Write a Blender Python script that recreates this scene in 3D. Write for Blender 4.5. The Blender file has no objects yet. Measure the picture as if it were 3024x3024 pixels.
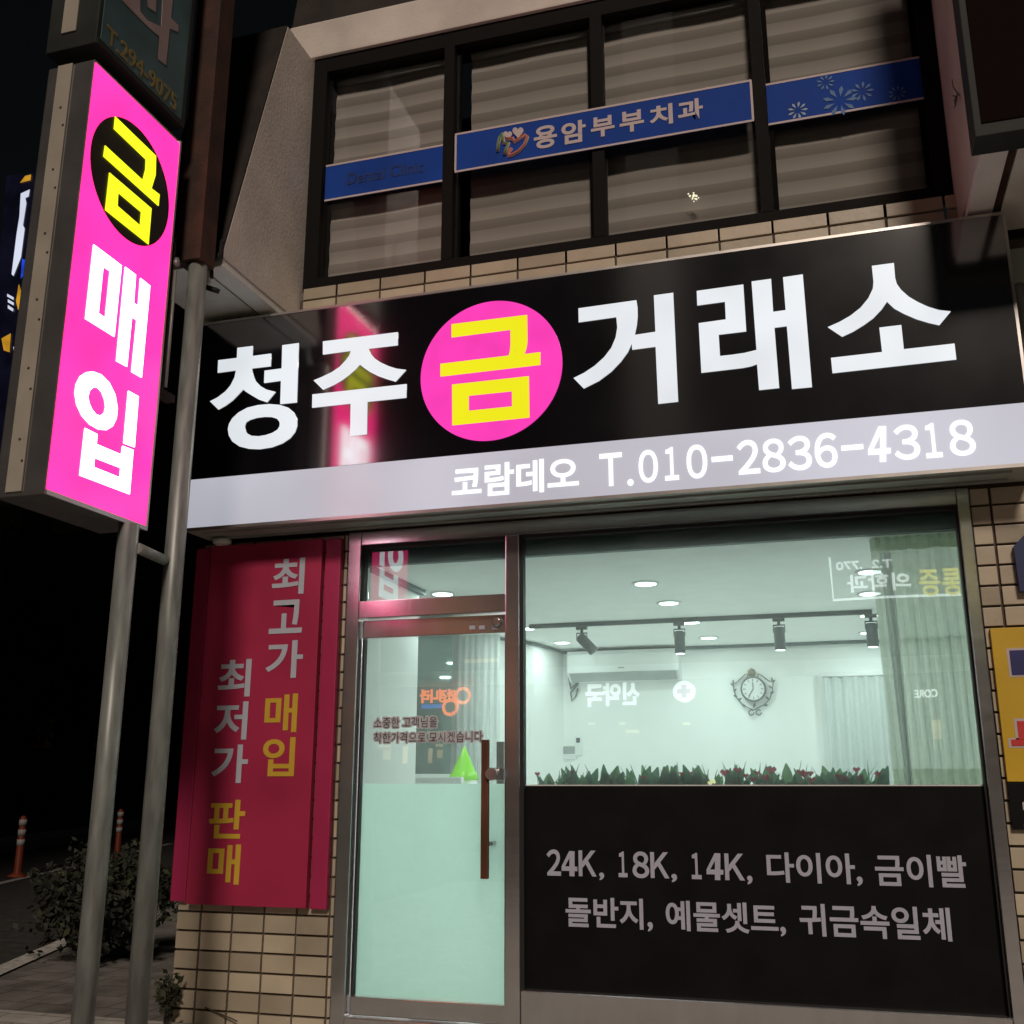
import bpy, bmesh, math, random
from mathutils import Vector, Matrix
random.seed(7)
R = math.radians
S = bpy.context.scene
COL = S.collection

# ------------------------------------------------------------------ camera
H = 1.27                                   # eye height above the pavement
F, PITCH, YAW = 3110.0, R(14.5), R(16.8)   # focal length in pixels of the 3024 px frame
cam = bpy.data.cameras.new('camera')
cam.sensor_width = 36.0
cam.lens = 36.0 * F / 3024.0
cam.clip_start, cam.clip_end = 0.05, 500.0
camo = bpy.data.objects.new('camera', cam)
COL.objects.link(camo)
camo.location = (0, 0, H)
camo.rotation_euler = (R(90) + PITCH, 0, YAW)
S.camera = camo
FW = Vector((-math.sin(YAW) * math.cos(PITCH), math.cos(YAW) * math.cos(PITCH), math.sin(PITCH)))
RT = Vector((math.cos(YAW), math.sin(YAW), 0))
UP = RT.cross(FW)

def ray(px, py):
    return FW + RT * ((px - 1512.0) / F) - UP * ((py - 1512.0) / F)
def PY(px, py, Y):                         # survey point on the plane y = Y
    d = ray(px, py); q = d * (Y / d.y); return Vector((q.x, q.y, q.z + H))
def PX(px, py, X):                         # survey point on the plane x = X
    d = ray(px, py); q = d * (X / d.x); return Vector((q.x, q.y, q.z + H))
def PZ(px, py, Z):                         # survey point on the plane z = Z
    d = ray(px, py); q = d * ((Z - H) / d.z); return Vector((q.x, q.y, Z))

# ------------------------------------------------------------------ world, town glow, exposure
W = bpy.data.worlds.new('World'); S.world = W; W.use_nodes = True
nt = W.node_tree
sky = nt.nodes.new('ShaderNodeTexSky'); sky.sky_type = 'NISHITA'; sky.sun_disc = False
sky.sun_elevation = R(1.0); sky.sun_rotation = R(200)
nt.links.new(sky.outputs[0], nt.nodes['Background'].inputs[0])
nt.nodes['Background'].inputs[1].default_value = 0.006
sun = bpy.data.lights.new('town_glow', 'SUN'); sun.energy = 1.5; sun.angle = R(10); sun.color = (1.0, 0.85, 0.72)
suno = bpy.data.objects.new('town_glow', sun); COL.objects.link(suno)
suno.rotation_euler = Vector((-0.26, 1.0, -0.72)).to_track_quat('-Z', 'Y').to_euler()
suno.location = (4, -10, 12)
S.view_settings.view_transform = 'Standard'; S.view_settings.look = 'None'
S.view_settings.exposure = 0; S.view_settings.gamma = 1
S.cycles.use_denoising = True
S.cycles.max_bounces = 10; S.cycles.diffuse_bounces = 8; S.cycles.glossy_bounces = 4
S.cycles.transparent_max_bounces = 12; S.cycles.transmission_bounces = 6
S.cycles.sample_clamp_indirect = 4.0
S.cycles.caustics_reflective = False; S.cycles.caustics_refractive = False

# ------------------------------------------------------------------ materials
def nodes(m):
    m.use_nodes = True
    t = m.node_tree
    return t, t.nodes, t.links, t.nodes['Principled BSDF']
def mat(name, col, rough=0.6, metal=0.0, var=0.12, scale=6.0, bump=0.0, bscale=60.0, spec=0.5, stretch=(1, 1, 1)):
    m = bpy.data.materials.new(name); t, N, L, b = nodes(m)
    b.inputs['Roughness'].default_value = rough; b.inputs['Metallic'].default_value = metal
    b.inputs['Specular IOR Level'].default_value = spec
    tc = N.new('ShaderNodeTexCoord'); mp = N.new('ShaderNodeMapping'); mp.inputs['Scale'].default_value = stretch
    L.new(tc.outputs['Object'], mp.inputs[0])
    nz = N.new('ShaderNodeTexNoise'); nz.inputs['Scale'].default_value = scale; nz.inputs['Detail'].default_value = 5
    L.new(mp.outputs[0], nz.inputs['Vector'])
    cr = N.new('ShaderNodeValToRGB')
    cr.color_ramp.elements[0].position = 0.3; cr.color_ramp.elements[1].position = 0.7
    cr.color_ramp.elements[0].color = tuple(c * (1 - var) for c in col) + (1,)
    cr.color_ramp.elements[1].color = tuple(min(1, c * (1 + var)) for c in col) + (1,)
    L.new(nz.outputs['Fac'], cr.inputs[0]); L.new(cr.outputs[0], b.inputs['Base Color'])
    mr = N.new('ShaderNodeMapRange'); mr.inputs[3].default_value = max(0, rough * 0.85); mr.inputs[4].default_value = min(1, rough * 1.15)
    L.new(nz.outputs['Fac'], mr.inputs[0]); L.new(mr.outputs[0], b.inputs['Roughness'])
    if bump:
        n2 = N.new('ShaderNodeTexNoise'); n2.inputs['Scale'].default_value = bscale; n2.inputs['Detail'].default_value = 4
        L.new(mp.outputs[0], n2.inputs['Vector'])
        bp = N.new('ShaderNodeBump'); bp.inputs['Strength'].default_value = bump; bp.inputs['Distance'].default_value = 0.01
        L.new(n2.outputs['Fac'], bp.inputs['Height']); L.new(bp.outputs[0], b.inputs['Normal'])
    return m
def lit(name, col, strength=1.0, rough=0.25, var=0.06, scale=1.3, base=None):
    m = bpy.data.materials.new(name); t, N, L, b = nodes(m)
    b.inputs['Base Color'].default_value = tuple(base or [min(1, c * 0.15) for c in col]) + (1,)
    b.inputs['Roughness'].default_value = rough
    tc = N.new('ShaderNodeTexCoord'); nz = N.new('ShaderNodeTexNoise'); nz.inputs['Scale'].default_value = scale
    nz.inputs['Detail'].default_value = 1
    L.new(tc.outputs['Object'], nz.inputs['Vector'])
    mr = N.new('ShaderNodeMapRange'); mr.inputs[1].default_value = 0.3; mr.inputs[2].default_value = 0.7
    mr.inputs[3].default_value = strength * (1 - var); mr.inputs[4].default_value = strength * (1 + var)
    L.new(nz.outputs['Fac'], mr.inputs[0]); L.new(mr.outputs[0], b.inputs['Emission Strength'])
    b.inputs['Emission Color'].default_value = tuple(col) + (1,)
    return m
def glass(name, tint, ior=1.85, veil=0.0):
    m = bpy.data.materials.new(name); t, N, L, b = nodes(m)
    N.remove(b); out = N['Material Output']
    tr = N.new('ShaderNodeBsdfTransparent'); tr.inputs[0].default_value = tuple(tint) + (1,)
    gl = N.new('ShaderNodeBsdfGlossy'); gl.inputs['Roughness'].default_value = 0.0
    tc = N.new('ShaderNodeTexCoord'); nz = N.new('ShaderNodeTexNoise'); nz.inputs['Scale'].default_value = 1.6; nz.inputs['Detail'].default_value = 0
    L.new(tc.outputs['Object'], nz.inputs['Vector'])
    bp = N.new('ShaderNodeBump'); bp.inputs['Strength'].default_value = 0.035; bp.inputs['Distance'].default_value = 0.02
    L.new(nz.outputs['Fac'], bp.inputs['Height']); L.new(bp.outputs[0], gl.inputs['Normal'])
    fr = N.new('ShaderNodeFresnel'); fr.inputs[0].default_value = ior
    body = tr
    if veil:                                  # translucent veil put in for the haze over the lit interior
        tl = N.new('ShaderNodeBsdfTranslucent'); tl.inputs[0].default_value = (0.78, 0.95, 0.90, 1)
        n3 = N.new('ShaderNodeTexNoise'); n3.inputs['Scale'].default_value = 2.2; n3.inputs['Detail'].default_value = 6; L.new(tc.outputs['Object'], n3.inputs['Vector'])
        mr = N.new('ShaderNodeMapRange'); mr.inputs[1].default_value = 0.3; mr.inputs[2].default_value = 0.7; mr.inputs[3].default_value = veil * 0.8; mr.inputs[4].default_value = veil * 1.2
        L.new(n3.outputs['Fac'], mr.inputs[0])
        body = N.new('ShaderNodeMixShader'); L.new(mr.outputs[0], body.inputs[0]); L.new(tr.outputs[0], body.inputs[1]); L.new(tl.outputs[0], body.inputs[2])
    mx = N.new('ShaderNodeMixShader'); L.new(fr.outputs[0], mx.inputs[0]); L.new(body.outputs[0], mx.inputs[1]); L.new(gl.outputs[0], mx.inputs[2])
    L.new(mx.outputs[0], out.inputs[0])
    return m
def cloth(name, col, trans=0.5, clear=0.0, var=0.1):
    m = bpy.data.materials.new(name); t, N, L, b = nodes(m)
    N.remove(b); out = N['Material Output']
    tc = N.new('ShaderNodeTexCoord'); nz = N.new('ShaderNodeTexNoise'); nz.inputs['Scale'].default_value = 40
    L.new(tc.outputs['Object'], nz.inputs['Vector'])
    cr = N.new('ShaderNodeValToRGB')
    cr.color_ramp.elements[0].color = tuple(c * (1 - var) for c in col) + (1,); cr.color_ramp.elements[1].color = tuple(min(1, c * (1 + var)) for c in col) + (1,)
    L.new(nz.outputs['Fac'], cr.inputs[0])
    df = N.new('ShaderNodeBsdfDiffuse'); tl = N.new('ShaderNodeBsdfTranslucent')
    L.new(cr.outputs[0], df.inputs[0]); L.new(cr.outputs[0], tl.inputs[0])
    mx = N.new('ShaderNodeMixShader'); mx.inputs[0].default_value = trans
    L.new(df.outputs[0], mx.inputs[1]); L.new(tl.outputs[0], mx.inputs[2])
    last = mx
    if clear:
        tp = N.new('ShaderNodeBsdfTransparent'); m2 = N.new('ShaderNodeMixShader'); m2.inputs[0].default_value = clear
        L.new(mx.outputs[0], m2.inputs[1]); L.new(tp.outputs[0], m2.inputs[2]); last = m2
    L.new(last.outputs[0], out.inputs[0])
    return m

M = {}
M['tile'] = mat('glazed_tile', (0.52, 0.445, 0.33), 0.38, var=0.13, scale=3.5, bump=0.12, bscale=30)
t_, N_, L_, b_ = nodes(M['tile'])
src = b_.inputs['Base Color'].links[0].from_socket
gi = N_.new('ShaderNodeNewGeometry'); vr = N_.new('ShaderNodeMapRange'); vr.inputs[3].default_value = 0.72; vr.inputs[4].default_value = 1.18
L_.new(gi.outputs['Random Per Island'], vr.inputs[0])
hs = N_.new('ShaderNodeHueSaturation'); L_.new(src, hs.inputs['Color']); L_.new(vr.outputs[0], hs.inputs['Value']); L_.new(hs.outputs[0], b_.inputs['Base Color'])
M['mortar'] = mat('mortar', (0.10, 0.075, 0.055), 0.9, var=0.3, scale=20, bump=0.3)
M['stucco'] = mat('painted_render', (0.74, 0.66, 0.60), 0.85, var=0.16, scale=2.2, bump=0.25, bscale=45)
M['soffit'] = mat('white_soffit', (0.85, 0.82, 0.77), 0.8, var=0.15, scale=2.5, bump=0.15)
M['mansard'] = mat('dark_brown_cladding', (0.020, 0.013, 0.010), 0.6, var=0.4, scale=5, bump=0.2)
M['darkframe'] = mat('dark_bronze_frame', (0.006, 0.0045, 0.004), 0.7, var=0.3, spec=0.15)
M['steel'] = mat('stainless_steel', (0.68, 0.67, 0.68), 0.19, metal=0.92, var=0.05, scale=3, bump=0.025, bscale=5, stretch=(1, 1, 7))
M['steelh'] = mat('stainless_steel_rail', (0.68, 0.67, 0.68), 0.19, metal=0.92, var=0.05, scale=3, bump=0.025, bscale=5, stretch=(7, 1, 1))
M['chrome'] = mat('polished_steel', (0.58, 0.57, 0.57), 0.24, metal=0.88, var=0.1, bump=0.35, bscale=7)
M['gasket'] = mat('black_rubber', (0.012, 0.012, 0.013), 0.6)
M['glass'] = glass('shop_glass', (0.665, 0.88, 0.845), 1.95, 0.14)
M['glassup'] = glass('upper_glass', (0.95, 0.94, 0.92), 1.6)
M['film'] = cloth('frosted_film', (0.80, 0.98, 0.89), 0.86, var=0.03)
M['blackfilm'] = mat('black_film', (0.007, 0.007, 0.007), 0.5, var=0.2, spec=0.12)
M['vinyl'] = mat('grey_white_vinyl', (0.47, 0.49, 0.58), 0.6, var=0.05)
M['vinyldark'] = mat('dark_vinyl', (0.02, 0.012, 0.016), 0.6)
M['vinylhalo'] = mat('mauve_vinyl', (0.60, 0.60, 0.64), 0.6)
M['crimson'] = mat('crimson_flex', (0.42, 0.021, 0.078), 0.5, var=0.13, scale=2.0, bump=0.06, bscale=3)
M['crimsondk'] = mat('crimson_flex_edge', (0.42, 0.023, 0.095), 0.45, var=0.1, scale=2.0)
M['bannerwhite'] = mat('banner_white_print', (0.52, 0.55, 0.64), 0.6, var=0.05)
M['banneryellow'] = mat('banner_yellow_print', (0.66, 0.42, 0.035), 0.6, var=0.05)
M['signblack'] = mat('black_sign_face', (0.008, 0.008, 0.011), 0.105, var=0.2, scale=3, spec=1.0)
M['signblack'].node_tree.nodes['Principled BSDF'].inputs['IOR'].default_value = 2.2
M['alu'] = mat('aluminium_trim', (0.55, 0.52, 0.5), 0.35, metal=0.8, var=0.08)
M['alugrey'] = mat('grey_sheet', (0.36, 0.38, 0.36), 0.5, var=0.15, scale=4)
M['letter'] = lit('lit_white_acrylic', (0.75, 0.79, 0.83), 1.0, var=0.06, scale=3)
M['letterhot'] = lit('lit_white_bright', (0.95, 1.0, 1.03), 3.4, var=0.04)
M['band'] = lit('lit_grey_band', (0.45, 0.455, 0.52), 1.0, var=0.2, scale=0.9, rough=0.2, base=(0.25, 0.25, 0.28))
M['bandtext'] = lit('lit_white_text', (0.95, 0.97, 1.0), 1.15)
M['pink'] = lit('lit_pink', (0.92, 0.048, 0.46), 1.0, var=0.08, scale=5)
M['pinkhot'] = lit('lit_pink_bright', (2.3, 0.046, 0.50), 1.0, var=0.13, scale=3.0)
M['yellow'] = lit('lit_yellow', (0.80, 0.76, 0.012), 1.0, var=0.05)
M['yellowhot'] = lit('lit_yellow_bright', (1.1, 1.15, 0.02), 1.0, var=0.05)
M['disc'] = mat('dark_disc', (0.020, 0.014, 0.006), 0.4, var=0.2)
M['beige'] = mat('beige_painted_sheet', (0.40, 0.36, 0.30), 0.6, var=0.12, scale=5)
M['rust'] = mat('rusty_brown_steel', (0.055, 0.022, 0.014), 0.8, var=0.5, scale=6, bump=0.3)
M['pole'] = mat('galvanised_pipe', (0.25, 0.265, 0.25), 0.42, metal=0.2, var=0.28, scale=5, stretch=(6, 6, 1))
M['teal'] = mat('unlit_teal_face', (0.060, 0.125, 0.140), 0.45, var=0.3, scale=3)
M['palepink'] = mat('pale_print', (0.40, 0.30, 0.30), 0.6)
M['olive'] = mat('faded_yellow_print', (0.26, 0.20, 0.07), 0.6)
M['blue'] = mat('blue_banner', (0.012, 0.062, 0.36), 0.65, var=0.15, scale=3, spec=0.15)
M['bluedk'] = mat('navy_print', (0.010, 0.022, 0.10), 0.5)
M['bluelt'] = mat('pale_blue_print', (0.36, 0.46, 0.60), 0.6)
M['bluemid'] = mat('mid_blue_print', (0.085, 0.19, 0.42), 0.6)
M['print'] = mat('pinkish_white_print', (0.62, 0.52, 0.52), 0.6, var=0.04)
M['printgreen'] = mat('green_print', (0.16, 0.30, 0.10), 0.6)
M['printred'] = mat('red_print', (0.60, 0.16, 0.09), 0.6)
M['int'] = mat('white_interior_paint', (0.90, 0.91, 0.90), 0.8, var=0.02)
M['ceil'] = mat('white_ceiling_paint', (0.93, 0.94, 0.93), 0.85, var=0.03)
M['floor'] = mat('light_floor_tile', (0.88, 0.87, 0.85), 0.4, var=0.05)
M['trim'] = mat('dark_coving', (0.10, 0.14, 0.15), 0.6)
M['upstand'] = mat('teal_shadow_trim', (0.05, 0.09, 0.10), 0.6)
M['lamp'] = lit('lamp_disc', (1.0, 1.0, 0.98), 6.0, var=0.0)
M['blackmetal'] = mat('black_metal', (0.05, 0.062, 0.07), 0.4, var=0.1)
M['plastic'] = mat('white_plastic', (0.80, 0.81, 0.80), 0.35, var=0.02)
M['greyplastic'] = mat('grey_plastic', (0.33, 0.36, 0.36), 0.5)
M['iron'] = mat('wrought_iron', (0.13, 0.14, 0.13), 0.5, var=0.3)
M['bronze'] = mat('bronze_flower', (0.22, 0.20, 0.14), 0.5)
M['green'] = mat('lime_green_gloss', (0.30, 0.86, 0.008), 0.2, var=0.03)
M['leaf'] = cloth('leaf', (0.09, 0.25, 0.14), 0.45, var=0.4)
M['leafb'] = cloth('leaf_pale', (0.17, 0.36, 0.16), 0.45, var=0.4)
M['flower'] = cloth('red_spathe', (0.50, 0.05, 0.09), 0.45, var=0.25)
M['curtain'] = cloth('sage_curtain', (0.74, 0.79, 0.68), 0.55, 0.2)
M['curtaind'] = cloth('sage_curtain_hem', (0.55, 0.62, 0.47), 0.5, 0.08)
M['sheer'] = cloth('white_sheer', (0.82, 0.85, 0.85), 0.5, 0.12)
M['wood'] = mat('brown_wood', (0.115, 0.040, 0.018), 0.45, var=0.3, scale=4, stretch=(8, 8, 1))
M['mirror'] = mat('tinted_mirror', (0.15, 0.23, 0.215), 0.03, metal=0.55, var=0.02)
M['signyellow'] = mat('yellow_sign', (0.66, 0.42, 0.02), 0.5, var=0.08)
M['navy'] = mat('navy_letter', (0.022, 0.025, 0.14), 0.5)
M['red'] = mat('red_letter', (0.62, 0.035, 0.03), 0.5)
M['white'] = mat('white_letter', (0.58, 0.50, 0.50), 0.6)
M['asphalt'] = mat('asphalt', (0.040, 0.037, 0.035), 0.85, var=0.35, scale=9, bump=0.4, bscale=160)
M['paving'] = mat('paving', (0.50, 0.47, 0.43), 0.85, var=0.25, scale=5, bump=0.3, bscale=80)
M['verge'] = mat('worn_paving', (0.20, 0.185, 0.165), 0.9, var=0.35, scale=4, bump=0.4, bscale=50)
def joints(m, w, h, dark):
    t, N, L, b = nodes(m); src = b.inputs['Base Color'].links[0].from_socket
    tc = N.new('ShaderNodeTexCoord'); br = N.new('ShaderNodeTexBrick'); br.inputs['Scale'].default_value = 1.0
    br.inputs['Brick Width'].default_value = w; br.inputs['Row Height'].default_value = h; br.inputs['Mortar Size'].default_value = 0.006
    br.inputs['Color1'].default_value = (1, 1, 1, 1); br.inputs['Color2'].default_value = (0.82, 0.82, 0.82, 1); br.inputs['Mortar'].default_value = (dark, dark, dark, 1)
    L.new(tc.outputs['Object'], br.inputs['Vector'])
    mx = N.new('ShaderNodeMix'); mx.data_type = 'RGBA'; mx.blend_type = 'MULTIPLY'; mx.inputs[0].default_value = 1
    L.new(src, mx.inputs[6]); L.new(br.outputs['Color'], mx.inputs[7]); L.new(mx.outputs[2], b.inputs['Base Color'])
joints(M['verge'], 0.3, 0.3, 0.35); joints(M['paving'], 0.4, 0.2, 0.4)
M['ground'] = mat('ground', (0.05, 0.045, 0.038), 0.9, var=0.3, scale=2, bump=0.3)
M['kerb'] = mat('kerb_stone', (0.22, 0.21, 0.2), 0.85, var=0.2, bump=0.2)
M['roadpaint'] = mat('road_paint', (0.48, 0.46, 0.43), 0.8, var=0.35, scale=14)
M['orange'] = mat('orange_plastic', (0.34, 0.06, 0.025), 0.5, var=0.15)
M['reflective'] = mat('white_reflector', (0.60, 0.58, 0.55), 0.5)
M['bark'] = mat('bark', (0.03, 0.022, 0.016), 0.9, var=0.4, bump=0.5)
M['foliage'] = mat('dark_foliage', (0.012, 0.015, 0.007), 0.7, var=0.5, scale=3)
M['foliageb'] = mat('mid_foliage', (0.040, 0.050, 0.018), 0.7, var=0.5, scale=3)
M['concrete'] = mat('dark_concrete', (0.075, 0.07, 0.066), 0.85, var=0.25, scale=0.8)
M['darkglass'] = mat('dark_window', (0.01, 0.011, 0.012), 0.15)
M['brown'] = mat('dark_brown_panel', (0.009, 0.004, 0.003), 0.8, var=0.2, spec=0.05)
M['greyframe'] = mat('grey_green_frame', (0.030, 0.034, 0.031), 0.6, var=0.2, spec=0.2)

def zebra():
    m = bpy.data.materials.new('zebra_shade'); t, N, L, b = nodes(m)
    b.inputs['Roughness'].default_value = 0.9
    tc = N.new('ShaderNodeTexCoord'); sp = N.new('ShaderNodeSeparateXYZ'); L.new(tc.outputs['Object'], sp.inputs[0])
    mu = N.new('ShaderNodeMath'); mu.operation = 'MULTIPLY'; mu.inputs[1].default_value = 1 / 0.155; L.new(sp.outputs[2], mu.inputs[0])
    fr = N.new('ShaderNodeMath'); fr.operation = 'FRACT'; L.new(mu.outputs[0], fr.inputs[0])
    cr = N.new('ShaderNodeValToRGB'); e = cr.color_ramp.elements
    e[0].position = 0.0; e[0].color = (0.50, 0.465, 0.435, 1)
    e[1].position = 0.40; e[1].color = (0.55, 0.515, 0.485, 1)
    x = e.new(0.44); x.color = (0.78, 0.735, 0.70, 1)
    x = e.new(0.96); x.color = (0.72, 0.68, 0.65, 1)
    x = e.new(1.0); x.color = (0.50, 0.465, 0.435, 1)
    L.new(fr.outputs[0], cr.inputs[0]); L.new(cr.outputs[0], b.inputs['Base Color'])
    return m
M['zebra'] = zebra()

# ------------------------------------------------------------------ mesh helpers
class MB:
    def __init__(s): s.bm = bmesh.new()
    def box(s, x0, x1, y0, y1, z0, z1, bev=0.0):
        b = bmesh.new()
        v = [b.verts.new((x, y, z)) for x in (x0, x1) for y in (y0, y1) for z in (z0, z1)]
        for f in ((0, 1, 3, 2), (4, 6, 7, 5), (0, 4, 5, 1), (2, 3, 7, 6), (0, 2, 6, 4), (1, 5, 7, 3)): b.faces.new([v[i] for i in f])
        bmesh.ops.recalc_face_normals(b, faces=b.faces)
        if bev: bmesh.ops.bevel(b, geom=b.edges[:], offset=bev, segments=2, affect='EDGES', profile=0.7)
        s.take(b); return s
    def take(s, b, mtx=None):
        if mtx is not None: bmesh.ops.transform(b, matrix=mtx, verts=b.verts)
        b.verts.index_update()
        vs = [s.bm.verts.new(v.co) for v in b.verts]
        for f in b.faces:
            try:
                nf = s.bm.faces.new([vs[v.index] for v in f.verts]); nf.smooth = f.smooth
            except ValueError: pass
        b.free()
    def quad(s, *p):
        s.bm.faces.new([s.bm.verts.new(q) for q in p]); return s
    def prism(s, pts, axis, a, b):          # outline (two coordinates) extruded along axis from a to b
        def mk(p, t):
            return {'x': (t, p[0], p[1]), 'y': (p[0], t, p[1]), 'z': (p[0], p[1], t)}[axis]
        A = [s.bm.verts.new(mk(p, a)) for p in pts]; B = [s.bm.verts.new(mk(p, b)) for p in pts]
        n = len(pts)
        fs = [s.bm.faces.new(A), s.bm.faces.new(B[::-1])]
        for i in range(n): fs.append(s.bm.faces.new((A[i], B[i], B[(i + 1) % n], A[(i + 1) % n])))
        bmesh.ops.recalc_face_normals(s.bm, faces=fs); return s
    def tube(s, pts, r, seg=8, r1=None, caps=True):
        pts = [Vector(p) for p in pts]; rings = []; n = len(pts)
        for i, p in enumerate(pts):
            d = (pts[min(i + 1, n - 1)] - pts[max(i - 1, 0)]).normalized()
            a = d.orthogonal() if i == 0 else a - d * a.dot(d)
            a.normalize(); bb = d.cross(a)
            rr = r if r1 is None else r + (r1 - r) * i / max(1, n - 1)
            rings.append([s.bm.verts.new(p + (a * math.cos(k * 2 * math.pi / seg) + bb * math.sin(k * 2 * math.pi / seg)) * rr) for k in range(seg)])
        for i in range(n - 1):
            for k in range(seg):
                f = s.bm.faces.new((rings[i][k], rings[i][(k + 1) % seg], rings[i + 1][(k + 1) % seg], rings[i + 1][k])); f.smooth = True
        if caps:
            s.bm.faces.new(rings[0][::-1]); s.bm.faces.new(rings[-1])
        return s
    def lathe(s, prof, c, seg=32, axis='z'):  # profile of (radius, height)
        rings = []
        for r, h in prof:
            ring = []
            for k in range(seg):
                a = 2 * math.pi * k / seg; u, v = r * math.cos(a), r * math.sin(a)
                q = (u, v, h) if axis == 'z' else (u, h, v)
                ring.append(s.bm.verts.new((c[0] + q[0], c[1] + q[1], c[2] + q[2])))
            rings.append(ring)
        fs = []
        for i in range(len(rings) - 1):
            for k in range(seg):
                f = s.bm.faces.new((rings[i][k], rings[i][(k + 1) % seg], rings[i + 1][(k + 1) % seg], rings[i + 1][k])); f.smooth = True; fs.append(f)
        if prof[0][0] > 1e-4: fs.append(s.bm.faces.new(rings[0][::-1]))
        if prof[-1][0] > 1e-4: fs.append(s.bm.faces.new(rings[-1]))
        bmesh.ops.recalc_face_normals(s.bm, faces=fs)
        return s
    def build(s, name, m, parent=None):
        me = bpy.data.meshes.new(name); s.bm.to_mesh(me); s.bm.free()
        me.materials.append(m)
        o = bpy.data.objects.new(name, me); COL.objects.link(o)
        if parent is not None: attach(o, parent)
        return o
def world_loc(p):
    v = Vector((0, 0, 0))
    return p.location.copy() if p.type == 'EMPTY' else v   # mesh parents already sit at the world origin
def attach(o, p):                            # meshes are modelled in world coordinates
    o.parent = p; o.matrix_parent_inverse = Matrix.Translation(-world_loc(p))
def thing(name, label, cat, loc=(0, 0, 0), group=None):
    o = bpy.data.objects.new(name, None); COL.objects.link(o); o.location = loc; o.empty_display_size = 0.1
    o['label'] = label; o['category'] = cat
    if group: o['group'] = group
    return o
def tag(o, label, cat, group=None):
    o['label'] = label; o['category'] = cat
    if group: o['group'] = group
    return o
def struct(o): o['kind'] = 'structure'; return o

def from_curve(polys, thick):
    c = bpy.data.curves.new('outline', 'CURVE'); c.dimensions = '2D'; c.fill_mode = 'BOTH'; c.extrude = thick / 2
    for pl in polys:
        sp = c.splines.new('POLY'); sp.points.add(len(pl) - 1); sp.use_cyclic_u = True
        for q, p in zip(sp.points, pl): q.co = (p[0], p[1], 0, 1)
    return curve_mesh(c)
def curve_mesh(c):
    o = bpy.data.objects.new('tmp', c); COL.objects.link(o)
    bpy.context.view_layer.update()
    me = bpy.data.meshes.new_from_object(o.evaluated_get(bpy.context.evaluated_depsgraph_get()))
    bpy.data.objects.remove(o); bpy.data.curves.remove(c)
    return me
def finish(me, name, m, parent, fn):
    for v in me.vertices: v.co = fn(v.co)
    me.materials.clear(); me.materials.append(m); me.name = name
    bm = bmesh.new(); bm.from_mesh(me); bmesh.ops.recalc_face_normals(bm, faces=bm.faces); bm.to_mesh(me); bm.free()
    o = bpy.data.objects.new(name, me); COL.objects.link(o)
    if parent is not None: attach(o, parent)
    return o
def trace_y(name, polys, Y, m, parent, thick=0.004):    # cut-out letters lying on the plane y = Y
    pl = [[(lambda q: (q.x, q.z))(PY(px, py, Y)) for px, py in p] for p in polys]
    return finish(from_curve(pl, thick), name, m, parent, lambda c: Vector((c.x, Y - thick / 2 - c.z, c.y)))
def trace_x(name, polys, X, m, parent, thick=0.004):
    pl = [[(lambda q: (q.y, q.z))(PX(px, py, X)) for px, py in p] for p in polys]
    return finish(from_curve(pl, thick), name, m, parent, lambda c: Vector((X + thick / 2 + c.z, c.x, c.y)))
def text_mesh(body, weight, thick):
    c = bpy.data.curves.new('text', 'FONT'); c.body = body; c.size = 1; c.offset = weight; c.extrude = thick / 2
    c.resolution_u = 6
    return curve_mesh(c)
def write(name, body, u0, u1, v0, v1, place, m, parent, weight=0.02, thick=0.003):
    me = text_mesh(body, weight, thick)
    xs = [v.co.x for v in me.vertices]; ys = [v.co.y for v in me.vertices]
    a, b, c, d = min(xs), max(xs), min(ys), max(ys)
    return finish(me, name, m, parent, lambda q: place(u0 + (q.x - a) / (b - a) * (u1 - u0), v0 + (q.y - c) / (d - c) * (v1 - v0), q.z))
def write_y(name, body, px, Y, m, parent, weight=0.02, thick=0.003, grow=0.0):   # px = left, right, top, bottom (at the middle)
    l, r, t, b = px; xm = (l + r) / 2; ym = (t + b) / 2
    sl = -(ym - 2320) / (xm + 9100.0)        # run of a level line here
    u0 = PY(l, ym + sl * (xm - l) * 1.0, Y).x; u1 = PY(r, ym - sl * (r - xm), Y).x
    v1 = PY(xm, t, Y).z; v0 = PY(xm, b, Y).z
    return write(name, body, u0 - grow, u1 + grow, v0 - grow, v1 + grow, lambda u, v, w: Vector((u, Y - thick / 2 - w, v)), m, parent, weight, thick)
def sc(pts, ox, oy, k): return [(ox + x / k, oy + y / k) for x, y in pts]

def tiles(mb, x0, x1, z0, z1, y, pw, ph, xj, zj, gap=0.012, d=0.014):
    x = xj
    while x > x0: x -= pw
    while x < x1:
        a, b = max(x + gap / 2, x0), min(x + pw - gap / 2, x1)
        z = zj
        while z > z0: z -= ph
        while z < z1:
            c, e = max(z + gap / 2, z0), min(z + ph - gap / 2, z1)
            if b - a > 0.01 and e - c > 0.01:
                o = random.uniform(-0.0015, 0.0015); j = random.uniform(-0.0015, 0.0015)
                mb.box(a + j, b + j, y - d + o, y + 0.002, c, e, 0.003)
            z += ph
        x += pw

Z = lambda r: r + H                           # heights below are given relative to the eye
YF, YG = 5.5, 5.55                            # shop front face and glass plane
XL, XR = -3.62, 3.2                           # building ends
ZB, ZT = 2.835, 4.75                          # bottom and top of the sloped dormer
RXL, RXR = -3.07, 0.815                       # window recess between the cheeks

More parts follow.
